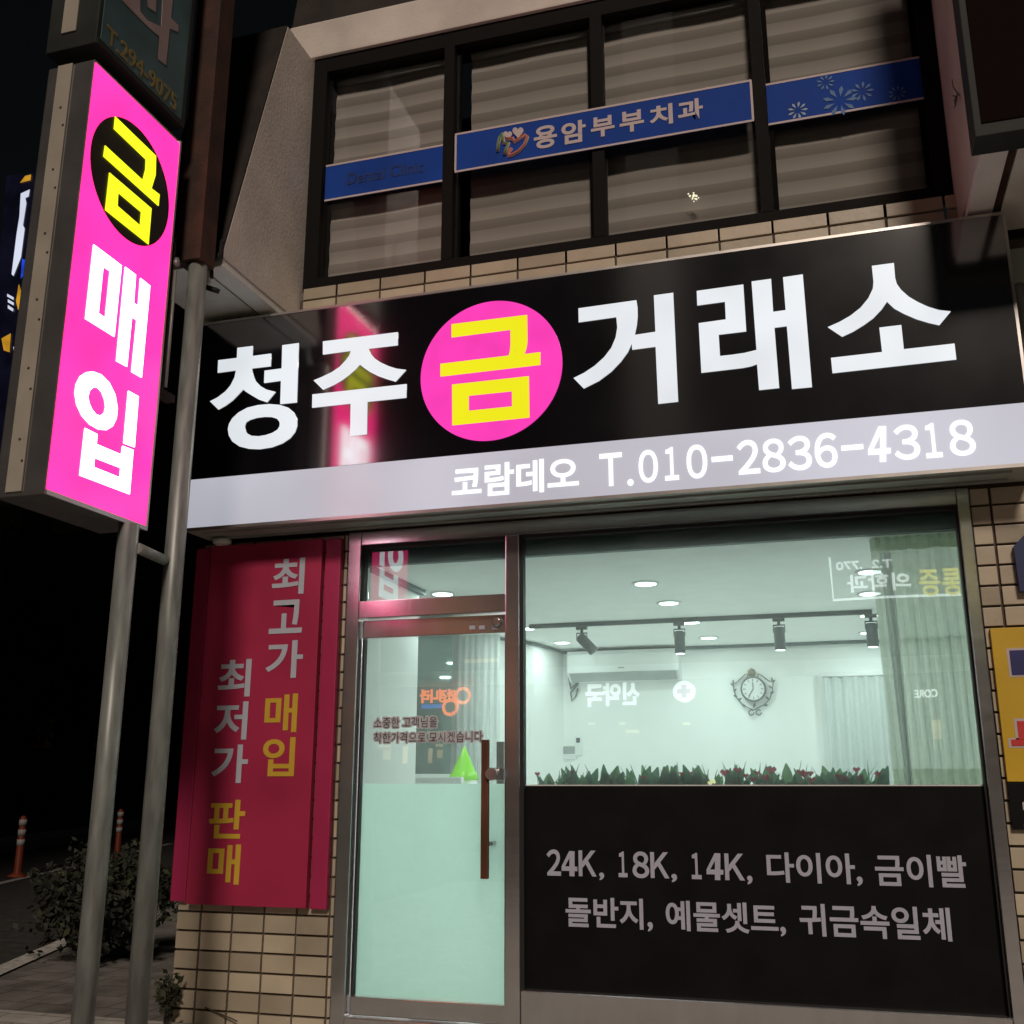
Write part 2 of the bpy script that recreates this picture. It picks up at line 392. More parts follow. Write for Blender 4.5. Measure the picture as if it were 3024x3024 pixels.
# ================================================================== ground and road
struct(MB().quad((-150, -60, 0), (60, -60, 0), (60, 200, 0), (-150, 200, 0)).build('ground', M['ground']))
o = MB().box(-5.0, 14.0, -3.0, 5.47, -0.1, 0.012, 0.004)  # widened over the street, out of view, to bounce light onto the soffits
for k in range(1, 12): pass
struct(o.build('pavement', M['paving']))
D = Vector((-0.365, 0.931, 0)); Nn = Vector((0.931, 0.365, 0))
def strip(p, w, a, b, z):
    p = Vector(p); return [p + D * a - Nn * w / 2 + Vector((0, 0, z)), p + D * a + Nn * w / 2 + Vector((0, 0, z)), p + D * b + Nn * w / 2 + Vector((0, 0, z)), p + D * b - Nn * w / 2 + Vector((0, 0, z))]
struct(MB().quad(*strip((-9.6, 9.0, 0), 7.6, -14, 70, 0.004)).build('road', M['asphalt']))
struct(MB().quad(*strip(Vector((-5.85, 6.9, 0)) + Nn * 1.35, 2.5, -8, 7, 0.0085)).build('verge_paving', M['verge']))
mk = MB()
mk.quad(*strip((-5.85, 6.9, 0), 0.16, -9, 2.2, 0.016))
for a in (-3, 3.4, 9.8): mk.quad(*strip((-11.1, 13.1, 0), 0.13, a, a + 5.2, 0.009))
mk.quad(*strip((-16.2, 19.4, 0), 0.30, -14, 60, 0.009))
struct(mk.build('road_marking', M['roadpaint']))
struct(MB().quad(*strip((-17.6, 19.8, 0), 2.6, -14, 60, 0.006)).build('far_pavement', M['paving']))
kb = MB()
for i in range(26):
    q = Vector((-15.9, 18.6, 0)) + D * (i * 1.0 - 9)
    b = bmesh.new(); bmesh.ops.create_cube(b, size=1)
    kb.take(b, Matrix.Translation(q + Vector((0, 0, 0.07))) @ Matrix.Rotation(math.atan2(D.y, D.x), 4, 'Z') @ Matrix.Diagonal((0.98, 0.16, 0.14, 1)))
struct(kb.build('kerb', M['kerb']))

# ================================================================== the building
B = thing('shop_building', 'two-storey building with beige tiles below and a dark sloped upper floor', 'building', (-1.4, 5.6, 0))
mb = MB()
mb.box(XL, -2.655, YF + 0.002, 5.78, 0, Z(1.47)); mb.box(0.715, XR, YF + 0.002, 5.78, 0, Z(2.75)); mb.box(XL, 0.715, YF + 0.002, 5.78, Z(1.43), Z(2.98))
mb.box(XL, -3.425, 5.781, 11.0, 0, Z(2.98)); mb.box(XL, XR, 10.31, 11.0, 0, Z(2.98))
mb.build('wall', M['mortar'], B)
tb = MB(); tiles(tb, XL, -2.66, 0, Z(1.42), YF, 0.197, 0.1005, -3.077, Z(-0.689))
tb.build('wall_tile', M['tile'], B); tb = MB(); tiles(tb, 0.72, XR, 0, Z(1.42), YF, 0.197, 0.1005, 0.81, Z(0.731))
tb.build('wall_tile', M['tile'], B); tb = MB(); tiles(tb, -2.66, 0.72, Z(1.435), Z(1.55), YF, 0.197, 0.1005, -3.077, Z(1.4365))
tb.build('wall_tile', M['tile'], B); tb = MB(); tiles(tb, RXL + 0.03, RXR, Z(2.80), Z(3.058), YF, 0.297, 0.0875, -2.81, Z(2.968), gap=0.013)
tb.build('wall_tile', M['tile'], B)
# cheeks of the recessed window: sloped front edge
slope = lambda z: 4.61 + (z - ZB) / (ZT - ZB) * (5.15 - 4.61)
for x0, x1 in ((RXL - 0.12, RXL), (RXR, RXR + 0.12)):
    MB().prism([(4.61, Z(ZB)), (5.15, Z(ZT)), (5.62, Z(ZT)), (5.62, Z(2.80)), (5.50, Z(2.80)), (5.49, Z(ZB))], 'x', x0, x1).build('window_cheek', M['stucco'], B)
# dark sloped cladding in front of and beyond the cheeks
mb = MB()
for x0, x1 in ((XL, RXL - 0.122), (RXR + 0.122, XR)):
    mb.prism([(4.60, Z(ZB)), (5.14, Z(ZT)), (5.45, Z(ZT + 0.01)), (6.2, Z(ZT + 0.01)), (6.2, Z(ZB + 0.02)), (4.62, Z(ZB + 0.02))], 'x', x0, x1)
mb.prism([(5.52, Z(5.06)), (5.99, Z(ZT + 2.9)), (6.2, Z(ZT + 2.9)), (6.2, Z(5.06))], 'x', -3.26, RXR + 0.2)
for x0, x1 in ((RXL - 0.1215, RXL - 0.002), (RXR + 0.002, RXR + 0.1215)):
    mb.prism([(4.596, Z(ZB)), (5.136, Z(ZT)), (5.146, Z(ZT)), (4.607, Z(ZB))], 'x', x0, x1)
for i in range(18):
    pass
mb.build('sloped_cladding', M['mansard'], B)
MB().prism([(4.592, Z(ZB - 0.004)), (4.60, Z(ZB + 0.10)), (4.62, Z(ZB + 0.10)), (4.62, Z(ZB - 0.004))], 'x', XL, RXL - 0.0).build('fascia', M['mansard'], B)
# lintel over the recess
MB().box(-3.26, RXR + 0.2, 5.495, 5.62, Z(4.775), Z(5.055), 0.012).build('lintel', M['stucco'], B)
# white soffits either side, with a rib
for x0, x1 in ((XL, RXL - 0.16), (RXR + 0.17, XR)):
    MB().box(x0, x1, 4.62, 5.50, Z(ZB) - 0.03, Z(ZB) + 0.0).build('soffit', M['soffit'], B)
for x0, x1 in ((RXL - 0.125, RXL - 0.006), (RXR + 0.006, RXR + 0.125)):
    MB().box(x0, x1, 4.625, 5.49, Z(ZB) - 0.05, Z(ZB) - 0.003, 0.006).build('soffit_edge', M['soffit'], B)
MB().box(RXR + 0.128, RXR + 0.165, 4.63, 5.49, Z(ZB) - 0.025, Z(ZB) - 0.01).build('soffit_groove', M['rust'], B)
# room behind the upper window and behind the shop glass
mb = MB(); mb.box(RXL, RXR, 6.6, 6.65, Z(2.9), Z(4.9)); mb.build('upper_room_wall', M['brown'], B)
CZ = Z(1.27)
mb = MB()
mb.box(-3.42, 2.2, 5.60, 10.3, CZ, CZ + 0.12)
mb.build('ceiling', M['ceil'], B)
mb = MB(); mb.box(-3.42, 2.2, 5.60, 10.3, -0.06, 0.02); mb.build('floor', M['floor'], B)
mb = MB()
mb.box(-3.42, 2.2, 10.08, 10.2, 0.02, CZ)
mb.box(2.05, 2.2, 5.78, 10.08, 0.02, CZ)
mb.prism([(-2.92, 8.70), (-2.78, 8.97), (-2.62, 9.36), (-2.52, 10.08), (-3.42, 10.08), (-3.42, 8.7)], 'z', 0.02, CZ)
mb.build('room_wall', M['int'], B)
mb = MB(); mb.box(-2.74, -2.62, 5.60, 6.52, 0.02, CZ); mb.box(-3.42, -2.655, 5.785, 5.79, 0.02, CZ)
mb.build('partition_wall', M['int'], B)
mb = MB()
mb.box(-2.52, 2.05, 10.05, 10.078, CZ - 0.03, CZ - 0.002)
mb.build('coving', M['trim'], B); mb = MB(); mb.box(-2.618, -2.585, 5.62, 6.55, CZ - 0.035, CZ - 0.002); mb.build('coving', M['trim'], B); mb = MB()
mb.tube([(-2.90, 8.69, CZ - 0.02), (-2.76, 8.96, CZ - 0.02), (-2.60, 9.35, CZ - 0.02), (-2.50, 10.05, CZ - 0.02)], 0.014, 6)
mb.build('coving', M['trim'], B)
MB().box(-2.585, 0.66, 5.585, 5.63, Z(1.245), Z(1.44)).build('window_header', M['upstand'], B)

# ---- upper window: frame, mullions, panes
w = MB().box(RXL + 0.002, RXL + 0.10, 5.52, 5.60, Z(3.06), Z(4.80)).box(0.722, RXR - 0.002, 5.52, 5.60, Z(3.06), Z(4.80)) \
    .box(RXL + 0.10, 0.722, 5.521, 5.60, Z(4.66), Z(4.80)).box(RXL + 0.10, 0.722, 5.521, 5.60, Z(3.06), Z(3.13)) \
    .build('upper_window', M['darkframe'], B)
for x0, x1 in ((-2.125, -2.055), (-1.16, -1.085), (-0.195, -0.125)): MB().box(x0, x1, 5.518, 5.598, Z(3.13), Z(4.66)).build('mullion', M['darkframe'], w)
for x0, x1, yy in ((-2.055, -1.16, 5.575), (-0.125, 0.722, 5.575)):
    for u, v in ((x0 + 0.001, x0 + 0.03), (x1 - 0.03, x1 - 0.001)): MB().box(u, v, yy, yy + 0.02, Z(3.13), Z(4.66)).build('sash', M['darkframe'], w)
for x0, x1 in ((RXL + 0.10, -2.125), (-2.055, -1.16), (-1.085, -0.195), (-0.125, 0.722)):
    MB().quad((x0, 5.57, Z(3.13)), (x1, 5.57, Z(3.13)), (x1, 5.57, Z(4.66)), (x0, 5.57, Z(4.66))).build('pane', M['glassup'], w)

# ---- shop front: frame, transom, door, big window
ZH, ZS = 1.345, -1.0
d0 = MB().box(-1.69, -1.612, YF - 0.03, 5.60, 0.02, Z(ZH), 0.004).build('front_frame', M['steel'], B)
MB().box(-2.648, -2.568, YF - 0.03, 5.60, 0.02, Z(1.425), 0.004).build('jamb', M['steel'], d0)
MB().box(0.655, 0.713, YF - 0.03, 5.60, 0.02, Z(1.425), 0.004).build('jamb', M['steel'], d0)
MB().box(-2.567, 0.653, YF - 0.028, 5.60, Z(ZH + 0.002), Z(1.425), 0.004).build('head_rail', M['steelh'], d0)
MB().box(-2.567, -1.692, YF - 0.034, 5.60, Z(0.917), Z(1.016), 0.004).build('transom_bar', M['steelh'], d0)
MB().box(-1.610, 0.653, YF - 0.02, 5.62, 0.012, Z(ZS), 0.006).build('sill', M['steelh'], d0)
MB().box(-2.567, -1.692, YF - 0.03, 5.62, 0.012, Z(-1.178), 0.004).build('threshold', M['steelh'], d0)
g = MB()
g.box(-1.611, -1.596, YF + 0.0, YG, Z(ZS), Z(ZH)).box(0.643, 0.654, YF, YG, Z(ZS), Z(ZH)).box(-1.596, 0.643, YF + 0.002, YG, Z(ZH - 0.016), Z(ZH + 0.001))
g.box(-2.567, -2.556, YF, YG, Z(1.017), Z(ZH)).box(-2.566, -1.691, YF + 0.002, YG, Z(ZH - 0.016), Z(ZH + 0.001))
g.build('gasket', M['gasket'], d0)
t_ = MB().quad((-2.57, YG, Z(1.01)), (-1.69, YG, Z(1.01)), (-1.69, YG, Z(ZH)), (-2.57, YG, Z(ZH))).build('transom_pane', M['glass'], d0)
wp = MB().quad((-1.61, YG, Z(-0.008)), (0.655, YG, Z(-0.008)), (0.655, YG, Z(ZH)), (-1.61, YG, Z(ZH))).build('shop_window', M['glass'], B)
MB().box(-1.598, 0.645, YG - 0.012, YG + 0.01, Z(ZS) - 0.002, Z(-0.008)).build('black_window_film', M['blackfilm'], wp)
MB().box(-1.598, 0.645, YG - 0.010, YG + 0.008, Z(-0.0079), Z(-0.002)).build('film_edge', M['plastic'], wp)
YB = YG - 0.012
def chars(name, spec, ox, oy, k, Y, m, par, wt):
    for ch, l, r, tp, bt in spec:
        write_y(name, ch, (ox + l / k, ox + r / k, oy + tp / k, oy + bt / k), Y, m, par, wt)
chars('window_lettering', (('２', 180, 282, 310, 497), ('Ｋ', 408, 535, 318, 502), (',', 555, 590, 475, 530), ('１', 692, 755, 325, 508), ('８', 792, 910, 325, 515), ('Ｋ', 920, 1053, 330, 515), (',', 1070, 1110, 485, 545),
                           ('１', 1212, 1282, 335, 522), ('Ｋ', 1450, 1590, 340, 530), (',', 1610, 1648, 497, 560)), 1540, 2380, 2.415, YB, M['vinyl'], wp, 0.026)
for dx, dy, k in ((287, 320, 1.0), (1320, 335, 1.07)):
    A4 = lambda pts: sc([(dx + (x - 287) * k, dy + (y - 320) * k + 0.06 * (x - 287)) for x, y in pts], 1540, 2380, 2.415)
    trace_y('window_lettering', [A4([(341, 318), (379, 318), (379, 427), (399, 427), (399, 459), (379, 459), (379, 497), (343, 497), (343, 460), (287, 462), (287, 430)]), A4([(343, 368), (343, 428), (311, 429)])], YB, M['vinyl'], wp, 0.003)
for body, px in (('다이아,', (2264.4, 2545.2, 2518.8, 2613.4)), ('금이빨', (2584.2, 2854.9, 2524, 2619.5)),
                 ('돌반지,', (1670.4, 1927.2, 2651.2, 2746.5)), ('예물셋트,', (1966.5, 2319.3, 2663.6, 2758.9)), ('귀금속일체', (2360.9, 2808.2, 2674.2, 2771.6))):
    write_y('window_lettering', body, px, YB, M['vinyl'], wp, 0.022, 0.002)

door = MB().box(-2.560, -1.697, YF + 0.012, YF + 0.06, Z(0.808), Z(0.909), 0.004).build('door', M['steelh'], B)
MB().box(-2.560, -1.697, YF + 0.012, YF + 0.06, Z(-1.172), Z(-1.082), 0.004).build('door_rail', M['steelh'], door)
MB().box(-2.557, -2.545, YF + 0.015, YF + 0.055, Z(-1.08), Z(0.806)).box(-1.706, -1.697, YF + 0.015, YF + 0.055, Z(-1.08), Z(0.806)).build('door_stile', M['gasket'], door)
MB().quad((-2.546, YG, Z(-1.081)), (-1.705, YG, Z(-1.081)), (-1.705, YG, Z(0.807)), (-2.546, YG, Z(0.807))).build('door_pane', M['glass'], door)
MB().quad((-2.545, YG + 0.012, Z(-1.081)), (-1.706, YG + 0.012, Z(-1.081)), (-1.706, YG + 0.012, Z(0.003)), (-2.545, YG + 0.012, Z(0.003))).build('frosted_film', M['film'], door)
MB().box(-1.797, -1.757, 5.39, 5.415, Z(-0.468), Z(0.228), 0.004).box(-1.797, -1.757, 5.655, 5.68, Z(-0.468), Z(0.228), 0.004).build('handle', M['wood'], door)
hb = MB().box(-1.80, -1.70, 5.416, 5.53, Z(0.02), Z(0.085), 0.006)
hb.lathe([(0.030, 5.36), (0.034, 5.39), (0.02, 5.53)], (-1.735, 0, Z(0.052)), 16, 'y')
hb.build('handle_bracket', M['chrome'], door)
MB().tube([(-1.777, 5.416, Z(-0.30)), (-1.777, 5.655, Z(-0.30))], 0.012, 10).build('handle_stud', M['chrome'], door)
MB().lathe([(0.020, YF - 0.012), (0.026, YF - 0.008), (0.026, YF + 0.012)], (-1.748, 0, Z(0.868)), 20, 'y').build('lock', M['steel'], door)
for px in (1395, 1423, 1462):
    q = PY(px, 1853, YF + 0.011); MB().box(q.x - 0.017, q.x + 0.017, YF + 0.009, YF + 0.0118, q.z - 0.011, q.z + 0.011).build('sticker', M['vinyl'], door)
for body, px in (('소중한 고객님을', (1104.5, 1291, 2118, 2148.5)), ('착한가격으로 모시겠습니다', (1104.5, 1425, 2162, 2192.5))):
    parts = []
    for i in range(16):
        an = i * math.pi / 8; o_ = write_y('lettering_outline', body, px, YG - 0.004 - i * 0.0001, M['vinylhalo'], None, 0.012, 0.0)
        for v in o_.data.vertices: v.co.x += 0.0080 * math.cos(an); v.co.z += 0.0080 * math.sin(an)
        parts.append(o_)
    bmh = bmesh.new()
    for o_ in parts: bmh.from_mesh(o_.data)
    for o_ in parts: bpy.data.objects.remove(o_)
    mh = MB(); mh.bm.free(); mh.bm = bmh; mh.build('lettering_outline', M['vinylhalo'], door)
    write_y('door_lettering', body, px, YG - 0.008, M['vinyldark'], door, -0.008, 0.001)

# ================================================================== shop interior
LX = (-2.45, -1.09, 0.30)
n_lamp = 0
lights = [(-2.52, 6.70), (-2.43, 8.46), (-2.36, 9.42), (-1.12, 6.72), (-1.09, 7.52), (-1.06, 8.50), (-1.03, 9.48), (0.27, 6.73), (0.29, 7.53), (0.31, 8.55), (0.33, 9.55), (-3.05, 7.3)]
rowname = ['nearest the glass', 'second from the glass', 'third from the glass', 'farthest back by the rear wall']
lab = ['round downlight above the door, left of the partition corner trim', 'round downlight by the left end of the black light track', 'round downlight over the left end of the air conditioner',
       'largest round downlight in the middle of the shop ceiling', 'middle downlight just in front of the black light track', 'middle downlight tucked behind the black track', 'middle downlight closest to the clock wall',
       'topmost downlight beside the sage curtain', 'second downlight from the top beside the sage curtain', 'downlight above the right end of the black track', 'downlight lowest beside the sage curtain, behind the last spotlight', 'round downlight hidden behind the partition near the mirror']
for (x, y), lb in zip(lights, lab):
    t = thing('downlight', lb, 'ceiling light', (x, y, CZ), 'round downlights in the shop ceiling')
    MB().lathe([(0.070, CZ - 0.008), (0.088, CZ - 0.009), (0.092, CZ - 0.001)], (x, y, 0), 28).build('rim', M['plastic'], t)
    MB().lathe([(0.068, CZ - 0.0105), (0.069, CZ - 0.004)], (x, y, 0), 28).build('diffuser', M['lamp'], t)
    l = bpy.data.lights.new('lamp', 'AREA'); l.shape = 'DISK'; l.size = 0.13; l.energy = 2.6 if y > 9.3 and x < -2 else 5.8; l.color = (1.0, 0.985, 0.95)
    lo = bpy.data.objects.new('lamp', l); COL.objects.link(lo); lo.location = (x, y, CZ - 0.014); attach_l = lo
    lo.parent = t; lo.matrix_parent_inverse = Matrix.Translation(-Vector(t.location))
# track and spotlights
YT = 8.28
tag(MB().box(-2.35, 0.32, YT - 0.017, YT + 0.017, CZ - 0.035, CZ - 0.001, 0.003).build('light_track', M['blackmetal']), 'long thin black track fixed under the white ceiling', 'light track')
for i, (px, tilt, lb) in enumerate(((1718, 0.75, 'tilted black spotlight at the left end of the track, above the air conditioner'), (2006, 0.0, 'black spotlight hanging straight down right of the air conditioner'),
                                    (2301, 0.0, 'black spotlight on the track above and right of the clock'), (2574, 0.0, 'black spotlight at the right end of the track by the sage curtain'))):
    q = PY(px, 1860, YT); x = q.x
    t = thing('spotlight', lb, 'spotlight', (x, YT, CZ - 0.036), 'spotlights on the black track')
    MB().box(x - 0.045, x + 0.045, YT - 0.02, YT + 0.02, CZ - 0.06, CZ - 0.037, 0.004).tube([(x, YT, CZ - 0.06), (x, YT, CZ - 0.085)], 0.012, 8).build('adapter', M['blackmetal'], t)
    MB().tube([(x - 0.042, YT, CZ - 0.145), (x - 0.042, YT, CZ - 0.088), (x + 0.042, YT, CZ - 0.088), (x + 0.042, YT, CZ - 0.145)], 0.006, 6).build('yoke', M['blackmetal'], t)
    b = bmesh.new(); tmp = MB(); tmp.bm = b
    tmp.lathe([(0.036, 0.03), (0.042, 0.02), (0.042, -0.14), (0.036, -0.145)], (0, 0, 0), 20)
    hd = MB(); hd.take(b, Matrix.Translation((x, YT, CZ - 0.135)) @ Matrix.Rotation(-tilt, 4, 'Y')); hd.build('lamp_head', M['blackmetal'], t)
    if not tilt:
        MB().lathe([(0.035, CZ - 0.2815), (0.034, CZ - 0.279)], (x, YT, 0), 20).build('bulb', M['lamp'], t)
# air conditioner
YW = 10.08
t = thing('air_conditioner', 'white wall-mounted split air conditioner under the ceiling', 'air conditioner', (-1.89, YW, Z(0.95)))
MB().prism([(YW - 0.001, Z(0.955)), (YW - 0.001, Z(1.235)), (YW - 0.20, Z(1.235)), (YW - 0.225, Z(1.20)), (YW - 0.225, Z(1.03)), (YW - 0.12, Z(0.955))], 'x', -2.425, -1.36).build('casing', M['plastic'], t)
MB().prism([(YW - 0.226, Z(1.028)), (YW - 0.235, Z(1.018)), (YW - 0.135, Z(0.95)), (YW - 0.122, Z(0.953))], 'x', -2.40, -1.385).build('louvre', M['greyplastic'], t)
MB().box(-1.93, -1.87, YW - 0.2275, YW - 0.2255, Z(1.06), Z(1.072)).build('badge', M['greyplastic'], t)
cb = MB().tube([(-2.47, YW - 0.01, CZ - 0.02), (-2.46, YW - 0.015, Z(1.0)), (-2.44, YW - 0.02, Z(0.90)), (-2.36, YW - 0.05, Z(0.955))], 0.009, 6)
cb.tube([(-2.36, YW - 0.04, Z(0.95)), (-2.44, YW - 0.03, Z(0.86)), (-2.43, YW - 0.02, Z(0.78)), (-2.39, YW - 0.02, Z(0.83)), (-2.37, YW - 0.02, Z(0.90))], 0.009, 6)
tag(cb.build('cable', M['iron']), 'dark cable looping down the wall left of the air conditioner', 'cable')
# clock
cx, cz, yc = -0.705, Z(0.85), YW - 0.05
t = thing('wall_clock', 'round wall clock in a black wrought-iron frame with leafy scrolls', 'clock', (cx, YW, cz))
MB().lathe([(0.098, yc - 0.012), (0.112, yc - 0.02), (0.116, yc - 0.004), (0.11, YW - 0.003)], (cx, 0, cz), 36, 'y').build('rim', M['iron'], t)
MB().lathe([(0.100, yc - 0.013), (0.100, yc - 0.005)], (cx, 0, cz), 36, 'y').build('dial', M['plastic'], t)
hm = MB()
for kx in range(12):
    a = kx * math.pi / 6; rr0, rr1 = 0.070, 0.092
    u, v = math.sin(a), math.cos(a)
    hm.tube([(cx + u * rr0, yc - 0.0155, cz + v * rr0), (cx + u * rr1, yc - 0.0155, cz + v * rr1)], 0.0045, 4)
hm.build('hour_mark', M['iron'], t)
MB().tube([(cx, yc - 0.019, cz), (cx - 0.042, yc - 0.019, cz - 0.062)], 0.004, 4).tube([(cx, yc - 0.021, cz), (cx - 0.004, yc - 0.021, cz + 0.06)], 0.004, 4).build('hand', M['iron'], t)
ir = MB(); yi = YW - 0.03
def CP(px, py): q = PY(px, py, yi); return (q.x, yi, q.z)
K8 = lambda pts: [CP(1580 + a / 2.1467, 1780 + b / 2.1467) for a, b in pts]
for pts in ([(1258, 490), (1255, 515), (1262, 560), (1278, 600), (1310, 640), (1350, 665), (1388, 680)], [(1500, 475), (1510, 500), (1505, 560), (1488, 610), (1455, 645), (1420, 662), (1388, 680)],
            [(1258, 490), (1252, 500), (1262, 512), (1275, 508), (1300, 485), (1330, 455), (1350, 450), (1345, 480), (1332, 488)], [(1498, 478), (1504, 495), (1490, 498), (1470, 488), (1440, 462), (1415, 450), (1412, 475), (1424, 484)]):
    ir.tube(K8(pts), 0.0055, 6)
for c0, c1 in ((1372, 695), (1418, 695)):
    ir.tube(K8([(c0 + 17 * math.cos(a), c1 + 17 * math.sin(a)) for a in [i * 0.5 for i in range(12)]]), 0.006, 6)
ir.build('scroll_frame', M['iron'], t)
lf = MB()
for a, b, an in ((1253, 520, 2.6), (1266, 555, 0.6), (1272, 592, 2.8), (1298, 612, 0.4), (1328, 655, 2.9), (1510, 498, 0.5), (1494, 535, 2.4), (1502, 570, 0.4), (1474, 605, 2.4), (1462, 650, 0.2), (1388, 655, 1.5), (1392, 650, 1.2)):
    q = Vector(K8([(a, b)])[0]); u = Vector((math.cos(an), 0, math.sin(an))); v = Vector((-u.z, 0, u.x))
    lf.quad(q - u * 0.02 + Vector((0, -0.006, 0)), q + v * 0.012 + Vector((0, -0.002, 0)), q + u * 0.026 + Vector((0, -0.008, 0)), q - v * 0.012 + Vector((0, -0.002, 0)))
lf.build('leaf', M['iron'], t)
bz = MB()
for i in range(7):
    a = i * 0.9; q = Vector(K8([(1372 + 13 * math.cos(a), 445 + 16 * math.sin(a))])[0])
    b = bmesh.new(); bmesh.ops.create_icosphere(b, subdivisions=2, radius=0.02); bz.take(b, Matrix.Translation(q))
bz.tube(K8([(1372, 445), (1370, 412)]), 0.012, 6, r1=0.002)
bz.build('flower_finial', M['bronze'], t)
# wall bits
q = PY(1682, 2217, YW); t = thing('wall_calendar', 'small white desk calendar pinned on the wall by the cable', 'calendar', (q.x, YW, q.z))
MB().box(q.x - 0.065, q.x + 0.065, YW - 0.02, YW - 0.001, q.z - 0.08, q.z + 0.05, 0.003).build('panel', M['plastic'], t)
MB().box(q.x - 0.058, q.x + 0.058, YW - 0.022, YW - 0.0205, q.z - 0.03, q.z + 0.04).build('printed_sheet', M['greyplastic'], t)
q = PY(1709, 2203, YW); t = thing('thermostat', 'narrow white wall controller with a dark display', 'thermostat', (q.x, YW, q.z))
MB().box(q.x - 0.032, q.x + 0.034, YW - 0.022, YW - 0.001, q.z - 0.085, q.z + 0.085, 0.004).build('housing', M['plastic'], t)
MB().box(q.x - 0.018, q.x + 0.018, YW - 0.0245, YW - 0.0225, q.z + 0.03, q.z + 0.075).build('display', M['blackmetal'], t)
# curtains
def pleats(x0, x1, y, z0, z1, n, amp, seed, name, m, parent, z2=None, sway=0.0, steps=14):
    rnd = random.Random(seed); ph = [rnd.uniform(0, 6.28) for _ in range(4)]
    N = n * 10; mb = MB(); rows = []
    for j in range(steps + 1):
        f = j / steps; z = z0 + (z1 - z0) * f; row = []
        for i in range(N + 1):
            s = i / N; x = x0 + (x1 - x0) * s + sway * (1 - f) * (1 - s)
            a = amp * (0.65 + 0.5 * (1 - f))
            yy = y + a * (math.sin(2 * math.pi * n * s + ph[0] + 0.5 * math.sin(5 * f + ph[1])) + 0.4 * math.sin(2 * math.pi * n * 0.37 * s + ph[2]))
            x += 0.25 * a * math.sin(4 * math.pi * n * s + ph[3])
            row.append(mb.bm.verts.new((x, yy, z)))
        rows.append(row)
    for j in range(steps):
        for i in range(N):
            fc = mb.bm.faces.new((rows[j][i], rows[j][i + 1], rows[j + 1][i + 1], rows[j + 1][i])); fc.smooth = True
    return mb.build(name, m, parent)
t = thing('sage_curtain', 'sage green sheer curtain hanging inside the right end of the shop window', 'curtain', (0.46, 5.8, Z(1.25)))
pleats(0.245, 0.72, 5.80, Z(0.075), Z(1.275), 9, 0.018, 3, 'drape', M['curtain'], t, sway=0.015)
pleats(0.25, 0.72, 5.79, Z(1.277), Z(1.345), 14, 0.012, 4, 'heading', M['sheer'], t, steps=3)
pleats(0.245, 0.72, 5.795, Z(1.276), Z(1.20), 9, 0.018, 3, 'upper_hem', M['curtaind'], t, steps=3)
pleats(0.26, 0.72, 5.795, Z(-0.10), Z(0.075), 9, 0.019, 3, 'lower_hem', M['curtaind'], t, sway=0.003, steps=4)
t = thing('side_sheer', 'narrow white sheer strip hanging along the edge of the sage curtain', 'curtain', (0.31, 5.86, Z(1.2)))
pleats(0.285, 0.345, 5.74, Z(-0.1), Z(1.18), 2, 0.010, 9, 'drape', M['sheer'], t, sway=0.03)
t = thing('white_curtain', 'white pleated curtain over a doorway in the rear wall right of the clock', 'curtain', (0.17, YW - 0.05, Z(0.95)))
MB().box(-0.115, 0.46, YW - 0.055, YW - 0.001, Z(0.945), Z(0.985), 0.003).box(-0.118, -0.085, YW - 0.055, YW - 0.001, 0.05, Z(0.944)).build('doorway_frame', M['plastic'], t)
pleats(-0.075, 0.46, YW - 0.075, 0.1, Z(0.935), 6, 0.028, 5, 'drape', M['sheer'], t)
MB().tube([(-0.08, YW - 0.06, Z(0.938)), (0.46, YW - 0.06, Z(0.938))], 0.009, 6).build('rod', M['greyplastic'], t)
t = thing('corner_curtain', 'white sheer curtain seen through the door behind the green cone', 'curtain', (-3.0, 8.62, Z(1.2)))
pleats(-3.13, -2.72, 8.66, 0.1, Z(1.262), 7, 0.016, 8, 'drape', M['sheer'], t)
# mirror, counter, cone lamp
mc, md = Vector((-3.2, 8.45, 0)), Vector((0.747, 0.664, 0)); mn = Vector((0.664, -0.747, 0))
mm = MB()
a, b_ = mc - md * 0.30, mc + md * 0.12
mm.quad(a + Vector((0, 0, Z(0.085))), b_ + Vector((0, 0, Z(0.085))), b_ + Vector((0, 0, CZ - 0.01)), a + Vector((0, 0, CZ - 0.01)))
t = thing('mirror', 'tall dark tinted mirror standing behind the partition', 'mirror', (mc.x, mc.y, Z(0.085)))
g2 = MB(); back = -mn * 0.03
g2.quad(a + back + Vector((0, 0, Z(0.08))), a + back + Vector((0, 0, CZ - 0.005)), b_ + back + Vector((0, 0, CZ - 0.005)), b_ + back + Vector((0, 0, Z(0.08))))
for p, q in ((a, a + back), (b_, b_ + back)):
    g2.quad(p + Vector((0, 0, Z(0.08))), q + Vector((0, 0, Z(0.08))), q + Vector((0, 0, CZ - 0.005)), p + Vector((0, 0, CZ - 0.005)))
mm.build('mirror_glass', M['mirror'], t); g2.build('backing', M['greyplastic'], t)
t = thing('counter', 'white reception counter with a raised ledge seen through the door', 'counter', (-3.0, 7.7, 0.02))
MB().box(-3.41, -2.74, 7.45, 8.12, 0.021, Z(0.03), 0.006).build('counter_body', M['int'], t)
MB().box(-3.41, -2.62, 7.40, 7.47, 0.05, Z(0.052), 0.006).build('front_ledge', M['plastic'], t)
MB().box(-3.41, -2.88, 8.05, 8.16, Z(0.031), Z(0.08), 0.004).build('back_ledge', M['plastic'], t)
q = PY(1371, 2206, 7.85)
t = thing('cone_lamp', 'glossy lime green cone-shaped lamp standing on the white counter', 'lamp', (q.x, 7.85, Z(0.0)))
